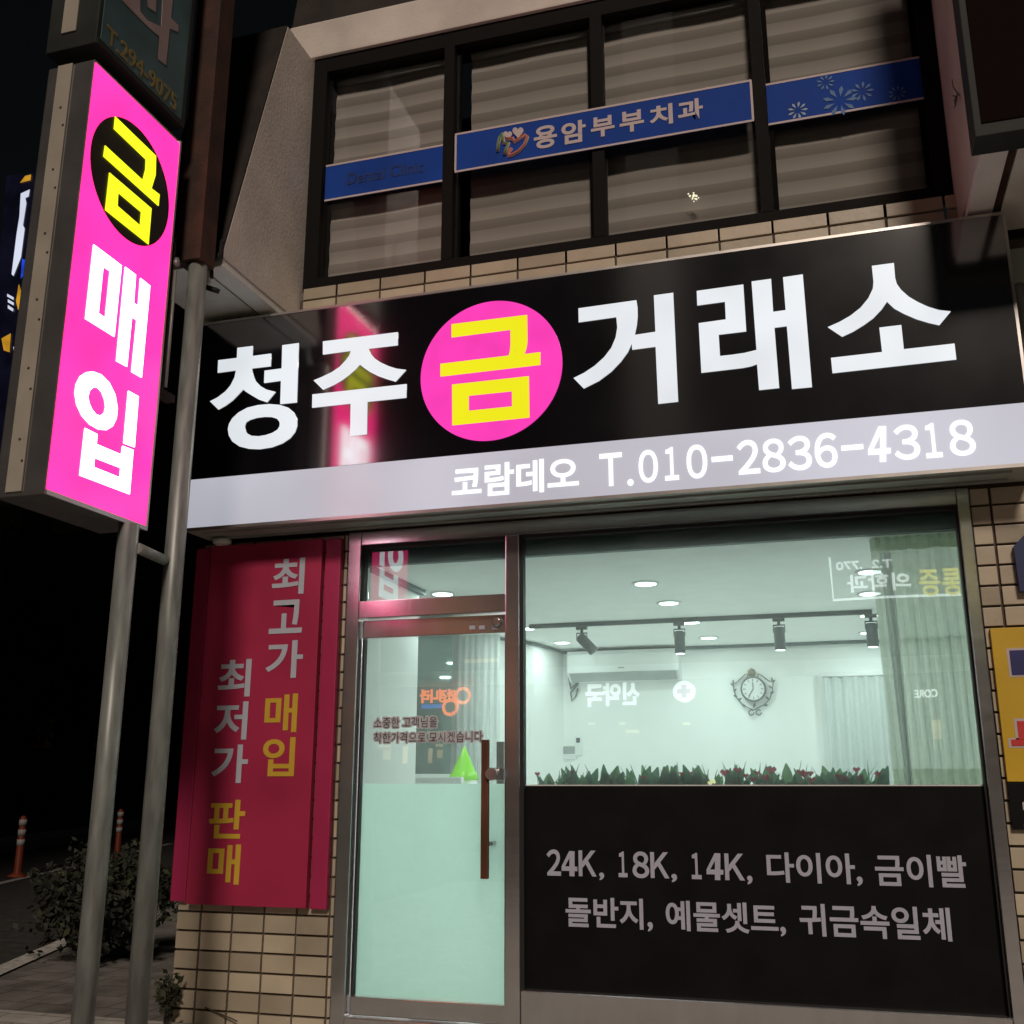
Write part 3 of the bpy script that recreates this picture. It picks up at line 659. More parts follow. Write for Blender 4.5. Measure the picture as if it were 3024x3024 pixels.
MB().lathe([(0.115, Z(0.031)), (0.113, Z(0.06)), (0.088, Z(0.10)), (0.010, Z(0.275)), (0.004, Z(0.283)), (0.0, Z(0.285))], (q.x, 7.85, 0), 36).build('cone_shade', M['green'], t)
MB().tube([(q.x + 0.118, 7.82, Z(0.035)), (q.x + 0.125, 7.80, Z(0.12)), (q.x + 0.122, 7.81, Z(0.2))], 0.002, 4).build('flex', M['greyplastic'], t)
# window-sill plants
tag(MB().box(-1.58, 0.62, 5.62, 5.78, 0.02, Z(-0.14), 0.004).build('planter_shelf', M['plastic']), 'low white shelf inside the window carrying the row of plants', 'shelf')
def leafq(mb, base, an, ln, wd, lean, curl):
    d = Vector((math.cos(an) * lean, math.sin(an) * lean * 0.5, 1)).normalized(); s = Vector((math.sin(an) * -0.3 + math.cos(an) * 0.0 + 1 * (1 - lean * 0.5), math.cos(an) * 0.5, 0)).normalized()
    prev = None
    for i in range(6):
        f = i / 5; w_ = wd * math.sin(math.pi * min(0.98, 0.12 + f * 0.86)) ** 0.8
        p = base + d * ln * f + Vector((math.cos(an), math.sin(an) * 0.5, -0.2)) * curl * f * f
        L_, R_ = mb.bm.verts.new(p - s * w_), mb.bm.verts.new(p + s * w_ + Vector((0, 0.004, 0)))
        if prev:
            fc = mb.bm.faces.new((prev[0], prev[1], R_, L_)); fc.smooth = True
        prev = (L_, R_)
plab = ['leafy plant with thin blades at the mullion end of the window sill', 'low leafy plant under the left end of the air conditioner', 'leafy plant below the thermostat on the window sill',
        'spiky green plant below the middle of the air conditioner', 'tall-leaved plant below the right end of the air conditioner', 'short green plant left of the small yellow bulbs on the sill',
        'plant with a red flower just left below the clock', 'red-flowered plant right under the clock', 'bushy plant with several dark red flowers right of the clock',
        'plant with small red buds under the white curtain', 'plant with two red flowers at the sage curtain end of the sill']
for i, lb in enumerate(plab):
    x = -1.50 + i * 0.163; rnd = random.Random(40 + i)
    t = thing('sill_plant', lb, 'plant', (x, 5.70, Z(-0.14)), 'plants in a row on the shop window sill')
    MB().lathe([(0.045, Z(-0.138)), (0.06, Z(-0.06)), (0.056, Z(-0.058))], (x, 5.70, 0), 16).build('pot', M['plastic'], t)
    for mm_, n_ in (('leaf', 12), ('leafb', 6)):
        lm = MB()
        for k_ in range(n_):
            an = rnd.uniform(0, 6.28)
            leafq(lm, Vector((x + rnd.uniform(-0.06, 0.06), 5.70 + rnd.uniform(-0.035, 0.035), Z(-0.10))), an, rnd.uniform(0.10, 0.21), rnd.uniform(0.020, 0.042), rnd.uniform(0.05, 0.55), rnd.uniform(0.0, 0.05))
        for k_ in range(3):
            leafq(lm, Vector((x + rnd.uniform(-0.06, 0.06), 5.69 + rnd.uniform(-0.035, 0.035), Z(-0.08))), rnd.uniform(0, 6.28), rnd.uniform(0.14, 0.21), 0.004, rnd.uniform(0.1, 0.7), 0.03)
        lm.build('foliage', M[mm_], t)
    fm = MB()
    for k_ in range(1 if i < 6 else 4):
        fx, fz = x + rnd.uniform(-0.07, 0.07), Z(0.02 + rnd.uniform(0, 0.055)); fy = 5.675
        s = rnd.uniform(0.014, 0.026) * (0.6 if i < 6 else 1)
        fm.tube([(fx, fy + 0.02, Z(-0.1)), (fx, fy, fz)], 0.002, 4)
        for sg in (-1, 1):
            fm.quad((fx, fy, fz - s), (fx + sg * s * 1.1, fy - 0.004, fz + s * 0.15), (fx + sg * s * 0.6, fy - 0.002, fz + s * 0.75), (fx, fy - 0.006, fz + s * 0.35))
    fm.build('flower', M['flower'], t)
bl = MB()
for px, py in ((2094, 2311), (2101, 2308), (2108, 2304), (2097, 2317), (2110, 2310)):
    q = PY(px, py, 5.66); b = bmesh.new(); bmesh.ops.create_icosphere(b, subdivisions=2, radius=0.007); bl.take(b, Matrix.Translation(q))
M['warm'] = lit('warm_bulb', (1.0, 0.75, 0.3), 1.2, var=0)
tag(bl.build('fairy_light', M['warm']), 'cluster of tiny warm yellow bulbs among the sill plants', 'fairy lights')

# ================================================================== upper window: shades and dental banners
for (x0, x1), lb in zip(((-2.96, -2.10), (-2.04, -1.15), (-1.10, -0.18), (-0.12, 0.73)),
                        ('striped roller shade behind the leftmost upper pane', 'striped roller shade behind the pane holding the heart logo', 'striped roller shade behind the pane right of the middle mullion', 'striped roller shade behind the rightmost upper pane')):
    t = thing('roller_shade', lb, 'window blind', ((x0 + x1) / 2, 5.68, Z(4.66)), 'striped roller shades in the upper window')
    sh = MB(); prev = None; zz = Z(3.135); nst = 40
    xa = x0 + (0.055 if x0 < -1.9 and x0 > -2.5 else 0.0)
    for j in range(nst + 1):
        f = j / nst; z = zz + (Z(4.655) - zz) * f; y = 5.66 + 0.006 * math.sin(f * 61)
        row = [sh.bm.verts.new((xa + (x1 - xa) * s, y + 0.004 * math.sin(7 * s + x0 * 9), z + 0.006 * math.sin(5 * s + x0 * 5))) for s in [i / 8 for i in range(9)]]
        if prev:
            for i in range(8): sh.bm.faces.new((prev[i], prev[i + 1], row[i + 1], row[i])).smooth = True
        prev = row
    sh.build('fabric', M['zebra'], t)
    MB().tube([(xa, 5.665, Z(4.66)), (x1, 5.665, Z(4.66))], 0.03, 10).build('roller', M['plastic'], t)
YD = 5.50
def banner(name, label, a, b, c, d, Y, borders):
    t = thing(name, label, 'sign', ((a + b) / 2, Y, c))
    MB().box(a, b, Y, Y + 0.005, c, d).build('panel', M['blue'], t)
    e = MB(); w_ = 0.012
    e.box(a, b, Y - 0.002, Y - 0.0005, d - w_, d + 0.001).box(a, b, Y - 0.002, Y - 0.0005, c - 0.001, c + w_)
    if 'l' in borders: e.box(a - 0.001, a + w_, Y - 0.002, Y - 0.0005, c + w_, d - w_)
    if 'r' in borders: e.box(b - w_, b + 0.001, Y - 0.002, Y - 0.0005, c + w_, d - w_)
    e.build('border', M['print'], t)
    return t
k_ = 5.505 / 5.52
t = banner('dental_banner', 'blue banner with white lettering and a heart logo across the upper window', -2.044 * k_, -0.200 * k_, Z(3.722 * k_), Z(4.0 * k_), 5.505, 'lr')
K = lambda pts: sc(pts, 1440, 300, 2.415)
for ch, l, r, tp, bt in (('용', 330, 495, 172, 332), ('암', 527, 700, 140, 297), ('부', 737, 905, 105, 250), ('부', 942, 1115, 65, 215), ('치', 1155, 1320, 25, 170), ('과', 1357, 1535, -15, 135)):
    write_y('banner_lettering', ch, (1440 + l / 2.415, 1440 + r / 2.415, 300 + tp / 2.415, 300 + bt / 2.415), 5.503, M['print'], t, 0.03, 0.002)
lg = lambda pts: [PY(x, y, 5.502) for x, y in K(pts)]
MB().tube(lg([(72, 355), (78, 300), (90, 255), (105, 232), (112, 262), (118, 298), (150, 300), (138, 335), (120, 378)]), 0.013, 6).build('logo_halo', M['print'], t)
MB().tube([p + Vector((0, -0.008, 0)) for p in lg([(72, 355), (78, 300), (90, 255), (105, 232), (112, 262), (118, 298), (150, 300), (138, 335), (120, 378)])], 0.008, 6).build('logo_green', M['printgreen'], t)
rp = [(138, 268), (180, 265), (192, 290), (225, 268), (268, 240), (285, 255), (265, 310), (225, 355), (185, 378), (150, 390), (152, 365), (172, 335)]
MB().tube(lg(rp), 0.013, 6).build('logo_halo', M['print'], t)
MB().tube([p + Vector((0, -0.008, 0)) for p in lg(rp)], 0.008, 6).build('logo_red', M['printred'], t)
def heart(cx_, cy_, s): return [(cx_ + s * 0.95 * (16 * math.sin(a) ** 3) / 16, cy_ - s * (13 * math.cos(a) - 5 * math.cos(2 * a) - 2 * math.cos(3 * a) - math.cos(4 * a)) / 15) for a in [i * 2 * math.pi / 24 for i in range(24)]]
trace_y('logo_heart', [K(heart(145, 238, 32)), K(heart(217, 218, 42))], 5.497, M['print'], t, 0.002)
t = banner('clinic_banner', 'darker blue strip with faint dark lettering on the leftmost upper pane', -2.958, -2.128, Z(3.694), Z(3.96), 5.548, '')
write_y('banner_lettering', 'Dental Clinic', (1026, 1250, 493, 527), 5.546, M['bluedk'], t, 0.0, 0.001)
t = banner('flower_banner', 'blue strip with pale flower prints on the rightmost upper pane', -0.122, 0.722, Z(3.696), Z(3.972), 5.548, '')
def flower(cx_, cy_, r, m, name):
    mb_ = MB()
    for i in range(9):
        a = i * 2 * math.pi / 9; u = Vector((math.cos(a), 0, math.sin(a))); v = Vector((-u.z, 0, u.x)); c_ = PY(cx_, cy_, 5.5445)
        mb_.quad(c_ + u * r * 0.3, c_ + u * r * 0.75 - v * r * 0.13, c_ + u * r, c_ + u * r * 0.75 + v * r * 0.13)
    mb_.build(name, m, t)
flower(2356, 326, 0.058, M['bluelt'], 'flower_print'); flower(2480, 298, 0.098, M['bluemid'], 'flower_print'); flower(2438, 243, 0.052, M['bluemid'], 'flower_print'); flower(2546, 270, 0.065, M['bluemid'], 'flower_print'); flower(2650, 275, 0.05, M['bluemid'], 'flower_print')
fb = bmesh.new(); fl = MB()
for i in range(16):
    a = random.uniform(0, 6.28); r_ = random.uniform(0, 0.038); q = PY(2047, 578, 5.56)
    b = bmesh.new(); bmesh.ops.create_icosphere(b, subdivisions=1, radius=random.uniform(0.004, 0.008)); fl.take(b, Matrix.Translation(q + Vector((r_ * math.cos(a), 0, r_ * math.sin(a) * (1.0 if math.sin(a) < 0 else 1.5)))))
fb.free()
M['goldlit'] = lit('glowing_gold', (1.0, 0.95, 0.65), 1.0, var=0)  # the ornament's sparkle is put in as emission
tag(fl.build('glitter_ornament', M['goldlit']), 'small gold ornament with a glowing sparkle on the upper window', 'ornament')

# ================================================================== main shop sign
YS = 5.20
sx0, sx1, sz0, sz1, szd = -3.585, 0.985, Z(1.44), Z(2.752), Z(1.752)
t = thing('main_shop_sign', 'long black lightbox sign with glowing white letters and a pink disc above the shop', 'sign', ((sx0 + sx1) / 2, 5.35, sz0))
MB().box(sx0, sx1, YS + 0.004, 5.484, sz0, sz1, 0.006).build('sign_box', M['alugrey'], t)
MB().box(sx0 + 0.012, sx1 - 0.012, YS - 0.002, YS + 0.003, szd, sz1 - 0.012).build('black_face', M['signblack'], t)
MB().box(sx0 + 0.012, sx1 + 0.02, YS - 0.002, YS + 0.003, sz0 + 0.014, szd - 0.002).build('lit_band', M['band'], t)
MB().box(sx0 - 0.002, sx1, YS - 0.006, YS + 0.0035, sz1 - 0.0118, sz1 + 0.003).box(sx0 - 0.002, sx0 + 0.0118, YS - 0.006, YS + 0.0035, sz0, sz1 - 0.012).box(sx1 - 0.0118, sx1 + 0.002, YS - 0.006, YS + 0.0035, szd, sz1 - 0.012).box(sx0, sx1 + 0.02, YS - 0.006, YS + 0.0035, sz0 - 0.004, sz0 + 0.0138).build('sign_trim', M['alu'], t)
ul = MB()
ul.box(sx0 + 0.1, sx1 - 0.1, 5.26, 5.272, sz0 - 0.012, sz0 - 0.001).box(sx0 + 0.1, sx1 - 0.1, 5.40, 5.41, sz0 - 0.012, sz0 - 0.001)
ul.build('underside_rail', M['alugrey'], t)
YL = YS - 0.003
A = lambda p: sc(p, 560, 960, 3.864)
trace_y('white_character', [A([(548, 262), (724, 240), (718, 355), (932, 327), (927, 470), (712, 495), (722, 560), (755, 640), (810, 697), (880, 738), (982, 764), (885, 882), (790, 850), (705, 800), (645, 762), (612, 735), (560, 790), (490, 862), (410, 920), (330, 965), (235, 872), (320, 828), (410, 760), (470, 690), (515, 600), (532, 517), (323, 545), (330, 403), (542, 377)]),
    A([(1060, 232), (1246, 207), (1225, 883), (1037, 902), (1045, 635), (852, 661), (858, 522), (1053, 497)]),
    A([(440, 1190), (452, 1130), (490, 1065), (560, 1000), (660, 945), (780, 915), (910, 903), (1030, 912), (1130, 945), (1195, 1000), (1228, 1075), (1228, 1150), (1205, 1220), (1150, 1290), (1060, 1350), (940, 1395), (800, 1417), (680, 1412), (570, 1385), (490, 1330), (450, 1260)]),
    A([(632, 1150), (645, 1110), (690, 1082), (770, 1058), (860, 1047), (940, 1050), (1000, 1070), (1030, 1110), (1030, 1155), (1005, 1195), (950, 1230), (870, 1257), (790, 1270), (710, 1265), (655, 1235), (635, 1195)])], YL, M['letter'], t)
A = lambda p: sc(p, 900, 940, 4.83)
trace_y('white_character', [A([(262, 332), (1330, 200), (1328, 385), (912, 435), (945, 510), (1000, 575), (1090, 635), (1200, 685), (1310, 720), (1447, 738), (1297, 905), (1180, 870), (1050, 825), (930, 765), (850, 710), (787, 660), (730, 725), (640, 805), (540, 880), (420, 950), (262, 1020), (128, 888), (240, 842), (390, 770), (500, 695), (590, 600), (640, 530), (663, 465), (262, 518)]),
    A([(112, 1088), (1453, 940), (1450, 1133), (895, 1192), (887, 1655), (650, 1682), (658, 1217), (108, 1277)])], YL, M['letter'], t)
cl, cr_, ct, cb_ = PY(1243.3, 1119.5, YL), PY(1660.5, 1069.5, YL), PY(1474.8, 887.4, YL), PY(1429.5, 1303.3, YL)
cx_, cz_ = (cl.x + cr_.x) / 2, (ct.z + cb_.z) / 2; rr = ((cr_.x - cl.x) + (ct.z - cb_.z)) / 4
MB().lathe([(rr, YL - 0.004), (rr, YL)], (cx_, 0, cz_), 96, 'y').build('pink_disc', M['pink'], t)
A = lambda p: sc(p, 1220, 860, 4.2)
trace_y('yellow_character', [A([(478, 412), (1415, 295), (1420, 620), (1410, 700), (1383, 782), (1580, 757), (1580, 915), (340, 1060), (340, 903), (1187, 800), (1203, 740), (1210, 640), (1207, 480), (478, 575)]),
    A([(485, 1160), (1437, 1055), (1445, 1568), (487, 1665)]), A([(692, 1298), (1227, 1242), (1229, 1430), (692, 1485)])], YL - 0.005, M['yellow'], t)
A = lambda p: sc(p, 1640, 800, 3.864)
trace_y('white_character', [A([(265, 430), (925, 337), (938, 420), (940, 520), (930, 620), (907, 733), (1143, 697), (1125, 282), (1345, 252), (1402, 1493), (1175, 1518), (1145, 865), (878, 900), (873, 828), (830, 925), (750, 1035), (640, 1150), (500, 1255), (325, 1343), (210, 1225), (330, 1165), (450, 1085), (560, 985), (640, 880), (690, 760), (708, 650), (697, 527), (268, 587)])], YL, M['letter'], t)
A = lambda p: sc(p, 2020, 760, 4.025)
trace_y('white_character', [A([(152, 402), (705, 325), (740, 880), (412, 920), (428, 1175), (570, 1160), (720, 1138), (862, 1103), (803, 290), (1035, 258), (1060, 650), (1208, 630), (1177, 240), (1412, 205), (1522, 1543), (1283, 1565), (1222, 818), (1075, 837), (1132, 1553), (893, 1578), (868, 1270), (800, 1295), (700, 1315), (207, 1373), (175, 785), (497, 740), (487, 527), (158, 572)])], YL, M['letter'], t)
A = lambda p: sc(p, 2400, 740, 4.025)
trace_y('white_character', [A([(703, 185), (965, 150), (980, 330), (1000, 400), (1050, 470), (1140, 550), (1250, 615), (1370, 670), (1500, 710), (1640, 725), (1505, 888), (1380, 860), (1230, 815), (1080, 750), (970, 690), (883, 608), (820, 700), (720, 805), (610, 885), (480, 965), (350, 1025), (180, 912), (320, 850), (450, 775), (570, 680), (660, 570), (715, 455), (722, 370)]),
    A([(792, 918), (1053, 887), (1083, 1175), (1685, 1107), (1707, 1295), (235, 1458), (217, 1278), (825, 1208)])], YL, M['letter'], t)
write_y('band_lettering', '코람데오', (1335.2, 1709, 1362.6, 1460), YL, M['bandtext'], t, 0.024)
chars('band_lettering', (('Ｔ', 232, 322, 866, 998), ('.', 343, 368, 970, 997), ('０', 388, 465, 853, 985), ('１', 492, 548, 842, 975), ('０', 580, 663, 832, 968), ('-', 680, 765, 878, 899), ('２', 783, 872, 813, 950), ('８', 883, 975, 808, 943),
                         ('３', 985, 1080, 797, 935), ('６', 1093, 1183, 785, 925), ('-', 1200, 1288, 833, 853), ('３', 1410, 1513, 752, 893), ('１', 1535, 1600, 745, 885), ('８', 1632, 1735, 732, 877)), 1600, 700, 1.3567, YL, M['bandtext'], t, 0.018)
A4 = lambda pts: sc([(1308 + (x - 287) / 112 * 90, 762 + (y - 318) / 179 * 143 - 0.05 * (x - 287)) for x, y in pts], 1600, 700, 1.3567)
trace_y('band_lettering', [A4([(338, 318), (376, 318), (376, 429), (399, 429), (399, 456), (376, 456), (376, 497), (344, 497), (344, 458), (287, 458), (287, 430)]), A4([(346, 362), (346, 430), (312, 430)])], YL, M['bandtext'], t)

# ================================================================== projecting pink sign
XS = -3.138; ya, yb = 3.546, 4.237; pz0, pz1 = Z(1.214), Z(3.318)
t = thing('pink_blade_sign', 'tall glowing pink blade sign with white letters and a yellow character in a dark disc', 'sign', (-3.27, 3.9, pz0))
MB().box(-3.405, XS - 0.003, ya + 0.004, yb + 0.01, pz0 - 0.02, pz1 + 0.02, 0.008).build('sign_box', M['chrome'], t)
MB().box(XS - 0.002, XS + 0.003, ya + 0.004, yb - 0.002, pz0, pz1).build('lit_face', M['pinkhot'], t)
MB().box(XS - 0.0025, XS + 0.006, yb - 0.001, yb + 0.012, pz0 - 0.022, pz1 + 0.02).box(XS - 0.0025, XS + 0.006, ya + 0.002, yb - 0.0015, pz0 - 0.022, pz0 - 0.001).build('sign_trim', M['alu'], t)
st = MB().box(-3.345, -3.262, ya - 0.004, ya + 0.003, pz0, pz1 + 0.02, 0.002)
st.build('beige_end_strip', M['beige'], t)
sv = MB()
for z_ in [Z(1.35 + i * 0.33) for i in range(6)]:
    for x_ in (-3.275, -3.30): sv.lathe([(0.006, ya - 0.006), (0.007, ya - 0.003)], (x_, 0, z_ + (0.1 if x_ < -3.29 else 0)), 8, 'y')
sv.build('rivet', M['rust'], t)
XL_ = XS + 0.0035
q0, q1 = PX(862 / 3.22, 1400 / 3.22, XL_), PX(1608 / 3.22, 500 + 345 / 3.22, XL_)
q2, q3 = PX(1110 / 3.22, 1030 / 3.22, XL_), PX(1375 / 3.22, 500 + 797 / 3.22, XL_)
ry, rz, oy, oz = (q1.y - q0.y) / 2, (q2.z - q3.z) / 2, (q0.y + q1.y) / 2, (q2.z + q3.z) / 2
dm = MB(); N_ = 80
A_ = [dm.bm.verts.new((XL_ + 0.002, oy + ry * math.cos(i * 2 * math.pi / N_), oz + rz * math.sin(i * 2 * math.pi / N_))) for i in range(N_)]
B_ = [dm.bm.verts.new((XL_, v.co.y, v.co.z)) for v in A_]
dm.bm.faces.new(A_)
for i in range(N_): dm.bm.faces.new((A_[i], B_[i], B_[(i + 1) % N_], A_[(i + 1) % N_]))
bmesh.ops.recalc_face_normals(dm.bm, faces=dm.bm.faces)
dm.build('dark_disc', M['disc'], t)
A = lambda p: sc(p, 0, 0, 1.932)
trace_x('yellow_character', [A([(655, 665), (888, 890), (885, 1000), (862, 1075), (908, 1110), (902, 1175), (588, 892), (597, 830), (812, 1028), (828, 965), (830, 910), (648, 735)]),
    A([(622, 985), (862, 1190), (845, 1395), (598, 1198)]), A([(672, 1100), (803, 1210), (797, 1287), (668, 1175)])], XL_ + 0.003, M['yellowhot'], t)
A = lambda p: sc(p, 0, 500, 3.22)
trace_x('white_character', [A([(887, 715), (1152, 915), (1083, 1592), (808, 1420)]), A([(978, 925), (1043, 968), (998, 1413), (932, 1368)]),
    [(368.6, 788.2), (399.7, 811.5), (393.8, 894.4), (406.8, 905.3), (413.7, 821.4), (441.9, 844.1), (417, 1115), (387.5, 1098), (402.8, 945.7), (388.2, 935.7), (373.7, 1083), (342.6, 1066)]], XL_, M['letterhot'], t)
A = lambda p: sc(p, 0, 1000, 1.932)
trace_x('white_character', [A([(425, 310), (432, 260), (455, 215), (490, 192), (528, 188), (575, 205), (620, 250), (655, 320), (668, 400), (662, 455), (640, 500), (605, 522), (560, 518), (510, 490), (465, 440), (435, 375)]),
    A([(500, 330), (510, 295), (530, 278), (555, 280), (578, 305), (595, 350), (600, 390), (592, 425), (570, 440), (545, 432), (520, 400), (505, 365)]),
    A([(730, 298), (788, 330), (765, 620), (703, 597)]), A([(482, 510), (552, 545), (548, 602), (690, 662), (697, 612), (758, 635), (737, 888), (452, 780)]), A([(537, 680), (686, 738), (682, 793), (533, 733)])], XL_, M['letterhot'], t)
# unlit blade sign above
uz0, uz1 = Z(3.425), Z(5.6)
t = thing('unlit_blade_sign', 'unlit dark teal blade sign with faded lettering above the pink sign', 'sign', (-3.28, 3.9, uz0))
MB().box(-3.43, XS - 0.003, ya - 0.004, yb + 0.02, uz0, uz1, 0.008).build('sign_box', M['greyframe'], t)
MB().box(XS - 0.002, XS + 0.003, ya + 0.02, yb - 0.012, uz0 + 0.03, uz1 - 0.03).build('sign_face', M['teal'], t)
MB().box(-3.345, -3.262, ya - 0.012, ya - 0.0045, uz0 + 0.09, uz1, 0.002).build('beige_end_strip', M['beige'], t)
MB().box(XS - 0.0015, XS + 0.007, ya - 0.002, yb + 0.018, uz0 - 0.003, uz0 + 0.0295).box(XS - 0.0015, XS + 0.007, yb - 0.0115, yb + 0.018, uz0 + 0.03, uz1).build('sign_trim', M['greyframe'], t)
A = lambda p: sc(p, 0, 0, 3.22)
trace_x('pale_character', [A([(1155, 0), (1300, 150), (1420, 270), (1510, 345), (1495, 560), (1575, 620), (1610, 270), (1690, 305), (1693, 245), (1622, 170), (1640, 0), (1640, -260), (1560, -300), (1530, 255), (1400, 195), (1330, 110), (1330, -200), (1150, -330)]), A([(1395, -220), (1490, -180), (1478, 115), (1400, 65)])], XL_, M['palepink'], t, 0.003)
c0, c1 = PX(990 / 3.22, 190 / 3.22, XL_), PX(1005 / 3.22, 375 / 3.22, XL_); c2, c3 = PX(1690 / 3.22, 925 / 3.22, XL_), PX(1670 / 3.22, 1080 / 3.22, XL_)
write('phone_lettering', 'T.294-9075', c1.y, c3.y, (c1.z + c3.z) / 2, (c0.z + c2.z) / 2, lambda u, v, w_: Vector((XL_ + 0.0015 + w_, u, v)), M['olive'], t, 0.015, 0.003)
# brackets, posts
t = thing('sign_bracket', 'dark steel frame joining the pink blade sign to its post', 'bracket', (-3.25, 4.35, pz0))
bk = MB()
bk.box(-3.33, -3.20, yb + 0.013, yb + 0.05, Z(1.75), Z(3.1)); bk.tube([(-3.16, 4.29, Z(1.9)), (-3.16, 4.29, Z(2.75))], 0.014, 8)
for z_ in (1.95, 2.85): bk.box(-3.27, -3.22, yb + 0.05, 4.50, Z(z_), Z(z_ + 0.04))
bk.build('frame', M['rust'], t)
bm2 = MB().lathe([(0.012, 0), (0.02, 0.02), (0.012, 0.05)], (-3.13, 4.29, Z(2.62)), 10).tube([(-3.13, 4.29, Z(1.95)), (-3.13, 4.29, Z(2.6))], 0.008, 8); bm2.build('conduit', M['pole'], t)
x1_, y1_ = -0.7625 * 4.12, 4.12
tag(MB().tube([(x1_, y1_, 0.0), (x1_, y1_, pz0 - 0.021)], 0.048, 20).build('sign_post', M['pole']), 'grey steel post under the pink blade sign, left of the two posts', 'post', 'steel posts carrying the blade signs')
x2_, y2_ = -0.6985 * 4.47, 4.47
t = thing('tall_sign_post', 'tall grey steel post in front of the shop sign, rusty brown at the top', 'post', (x2_, y2_, 0), 'steel posts carrying the blade signs')
MB().tube([(x2_, y2_, 0), (x2_, y2_, Z(2.72))], 0.050, 20).build('pipe', M['pole'], t)
MB().box(x2_ - 0.10, x2_ + 0.055, y2_ - 0.07, y2_ + 0.07, Z(2.721), Z(5.8), 0.006).build('rusty_column', M['rust'], t)
tag(MB().tube([(x1_ + 0.045, y1_ + 0.02, Z(1.08)), (x2_ - 0.02, y2_ - 0.03, Z(1.08))], 0.026, 12).build('cross_tube', M['pole']), 'short horizontal tube bridging the two grey sign posts', 'tube')
# neighbour sign far left
t = thing('neighbour_sign', 'glowing white and blue neighbouring sign peeking out at the far left edge', 'sign', (-7.0, 7.6, Z(3.2)))
def NP(px, py): q = PY(px, py, 7.5); return q
a, b_ = NP(-60, 1420), NP(96, 530)
MB().box(a.x - 0.05, b_.x + 0.02, 7.53, 7.75, a.z - 0.2, b_.z - 0.0, 0.02).build('sign_box', M['gasket'], t)
M['nwhite'] = lit('lit_white_neighbour', (0.62, 0.66, 0.80), 1.0, var=0.1)
M['nblue'] = lit('lit_blue', (0.012, 0.055, 0.60), 1.0, var=0.3, scale=8)
M['norange'] = lit('lit_orange', (0.62, 0.30, 0.02), 0.8, var=0.25, scale=8)
M['nnavy'] = lit('lit_navy', (0.003, 0.003, 0.008), 1.0, var=0.4, scale=5)
trace_y('backing', [[(20, 520), (100, 510), (108, 900), (45, 1420), (-60, 1420)]], 7.52, M['nnavy'], t)
trace_y('white_panel', [[(62, 572), (88, 560), (85, 580), (75, 585), (78, 600), (68, 665), (73, 675), (62, 760), (40, 815), (35, 810), (50, 690), (58, 640)]], 7.512, M['nwhite'], t)
for pl in [[(60, 540), (75, 520), (92, 516), (90, 532)], [(56, 840), (66, 870), (62, 900), (54, 915), (48, 890)], [(5, 1000), (32, 985), (28, 1040), (12, 1035)], [(88, 765), (95, 763), (92, 790)]]:
    trace_y('orange_panel', [pl], 7.508, M['norange'], t)
trace_y('blue_panel', [[(66, 765), (82, 770), (80, 800), (62, 822), (64, 790)]], 7.506, M['nblue'], t)
trace_y('lettering', [[(22, 868), (40, 878), (40, 886), (22, 876)], [(24, 884), (41, 894), (40, 902), (24, 893)], [(24, 901), (40, 912), (38, 920), (24, 911)], [(40, 1025), (62, 1020), (60, 1055), (42, 1052)]], 7.508, M['nwhite'], t)

# ================================================================== banner on the left tiled wall
YN = 5.43
t = thing('crimson_banner', 'tall crimson banner with white and yellow vertical lettering left of the door', 'banner', (-3.16, 5.46, Z(-0.64)))
bx0, bx1, bz0, bz1 = -3.655, -2.683, Z(-0.645), Z(1.393)
MB().box(bx0 + 0.115, bx1 - 0.115, YN, 5.47, bz0, bz1, 0.004).build('panel', M['crimson'], t)
MB().box(bx0, bx0 + 0.098, YN + 0.022, 5.48, bz0 + 0.01, bz1 - 0.002, 0.008).build('left_wing', M['crimsondk'], t)
MB().box(bx1 - 0.100, bx1, YN + 0.014, 5.48, bz0 - 0.005, bz1, 0.008).build('right_wing', M['crimsondk'], t)
MB().lathe([(0.035, bz1 + 0.001), (0.055, bz1 + 0.012), (0.055, bz1 + 0.035), (0.03, bz1 + 0.04)], (-3.46, 5.42, 0), 20).build('roll_cap', M['plastic'], t)
for ch, px, m_ in (('최', (804.3, 899.2, 1649.7, 1755.3), 'w'), ('고', (796.4, 893.4, 1771.9, 1870.2), 'w'), ('가', (785.7, 894.4, 1892, 2002.5), 'w'), ('매', (782.2, 877.9, 2049.1, 2162.6), 'y'), ('입', (776, 870.6, 2177.5, 2292.4), 'y'),
                   ('최', (644.9, 740.6, 1947.6, 2057.8), 'w'), ('저', (633.5, 730.8, 2072.5, 2184.7), 'w'), ('가', (625.9, 731.9, 2199.2, 2312.4), 'w'), ('판', (618, 723.2, 2361.7, 2476.4), 'y'), ('매', (613.2, 708.7, 2493, 2611.2), 'y')):
    write_y('white_lettering' if m_ == 'w' else 'yellow_lettering', ch, px, YN - 0.001, M['bannerwhite' if m_ == 'w' else 'banneryellow'], t, 0.022, 0.002)

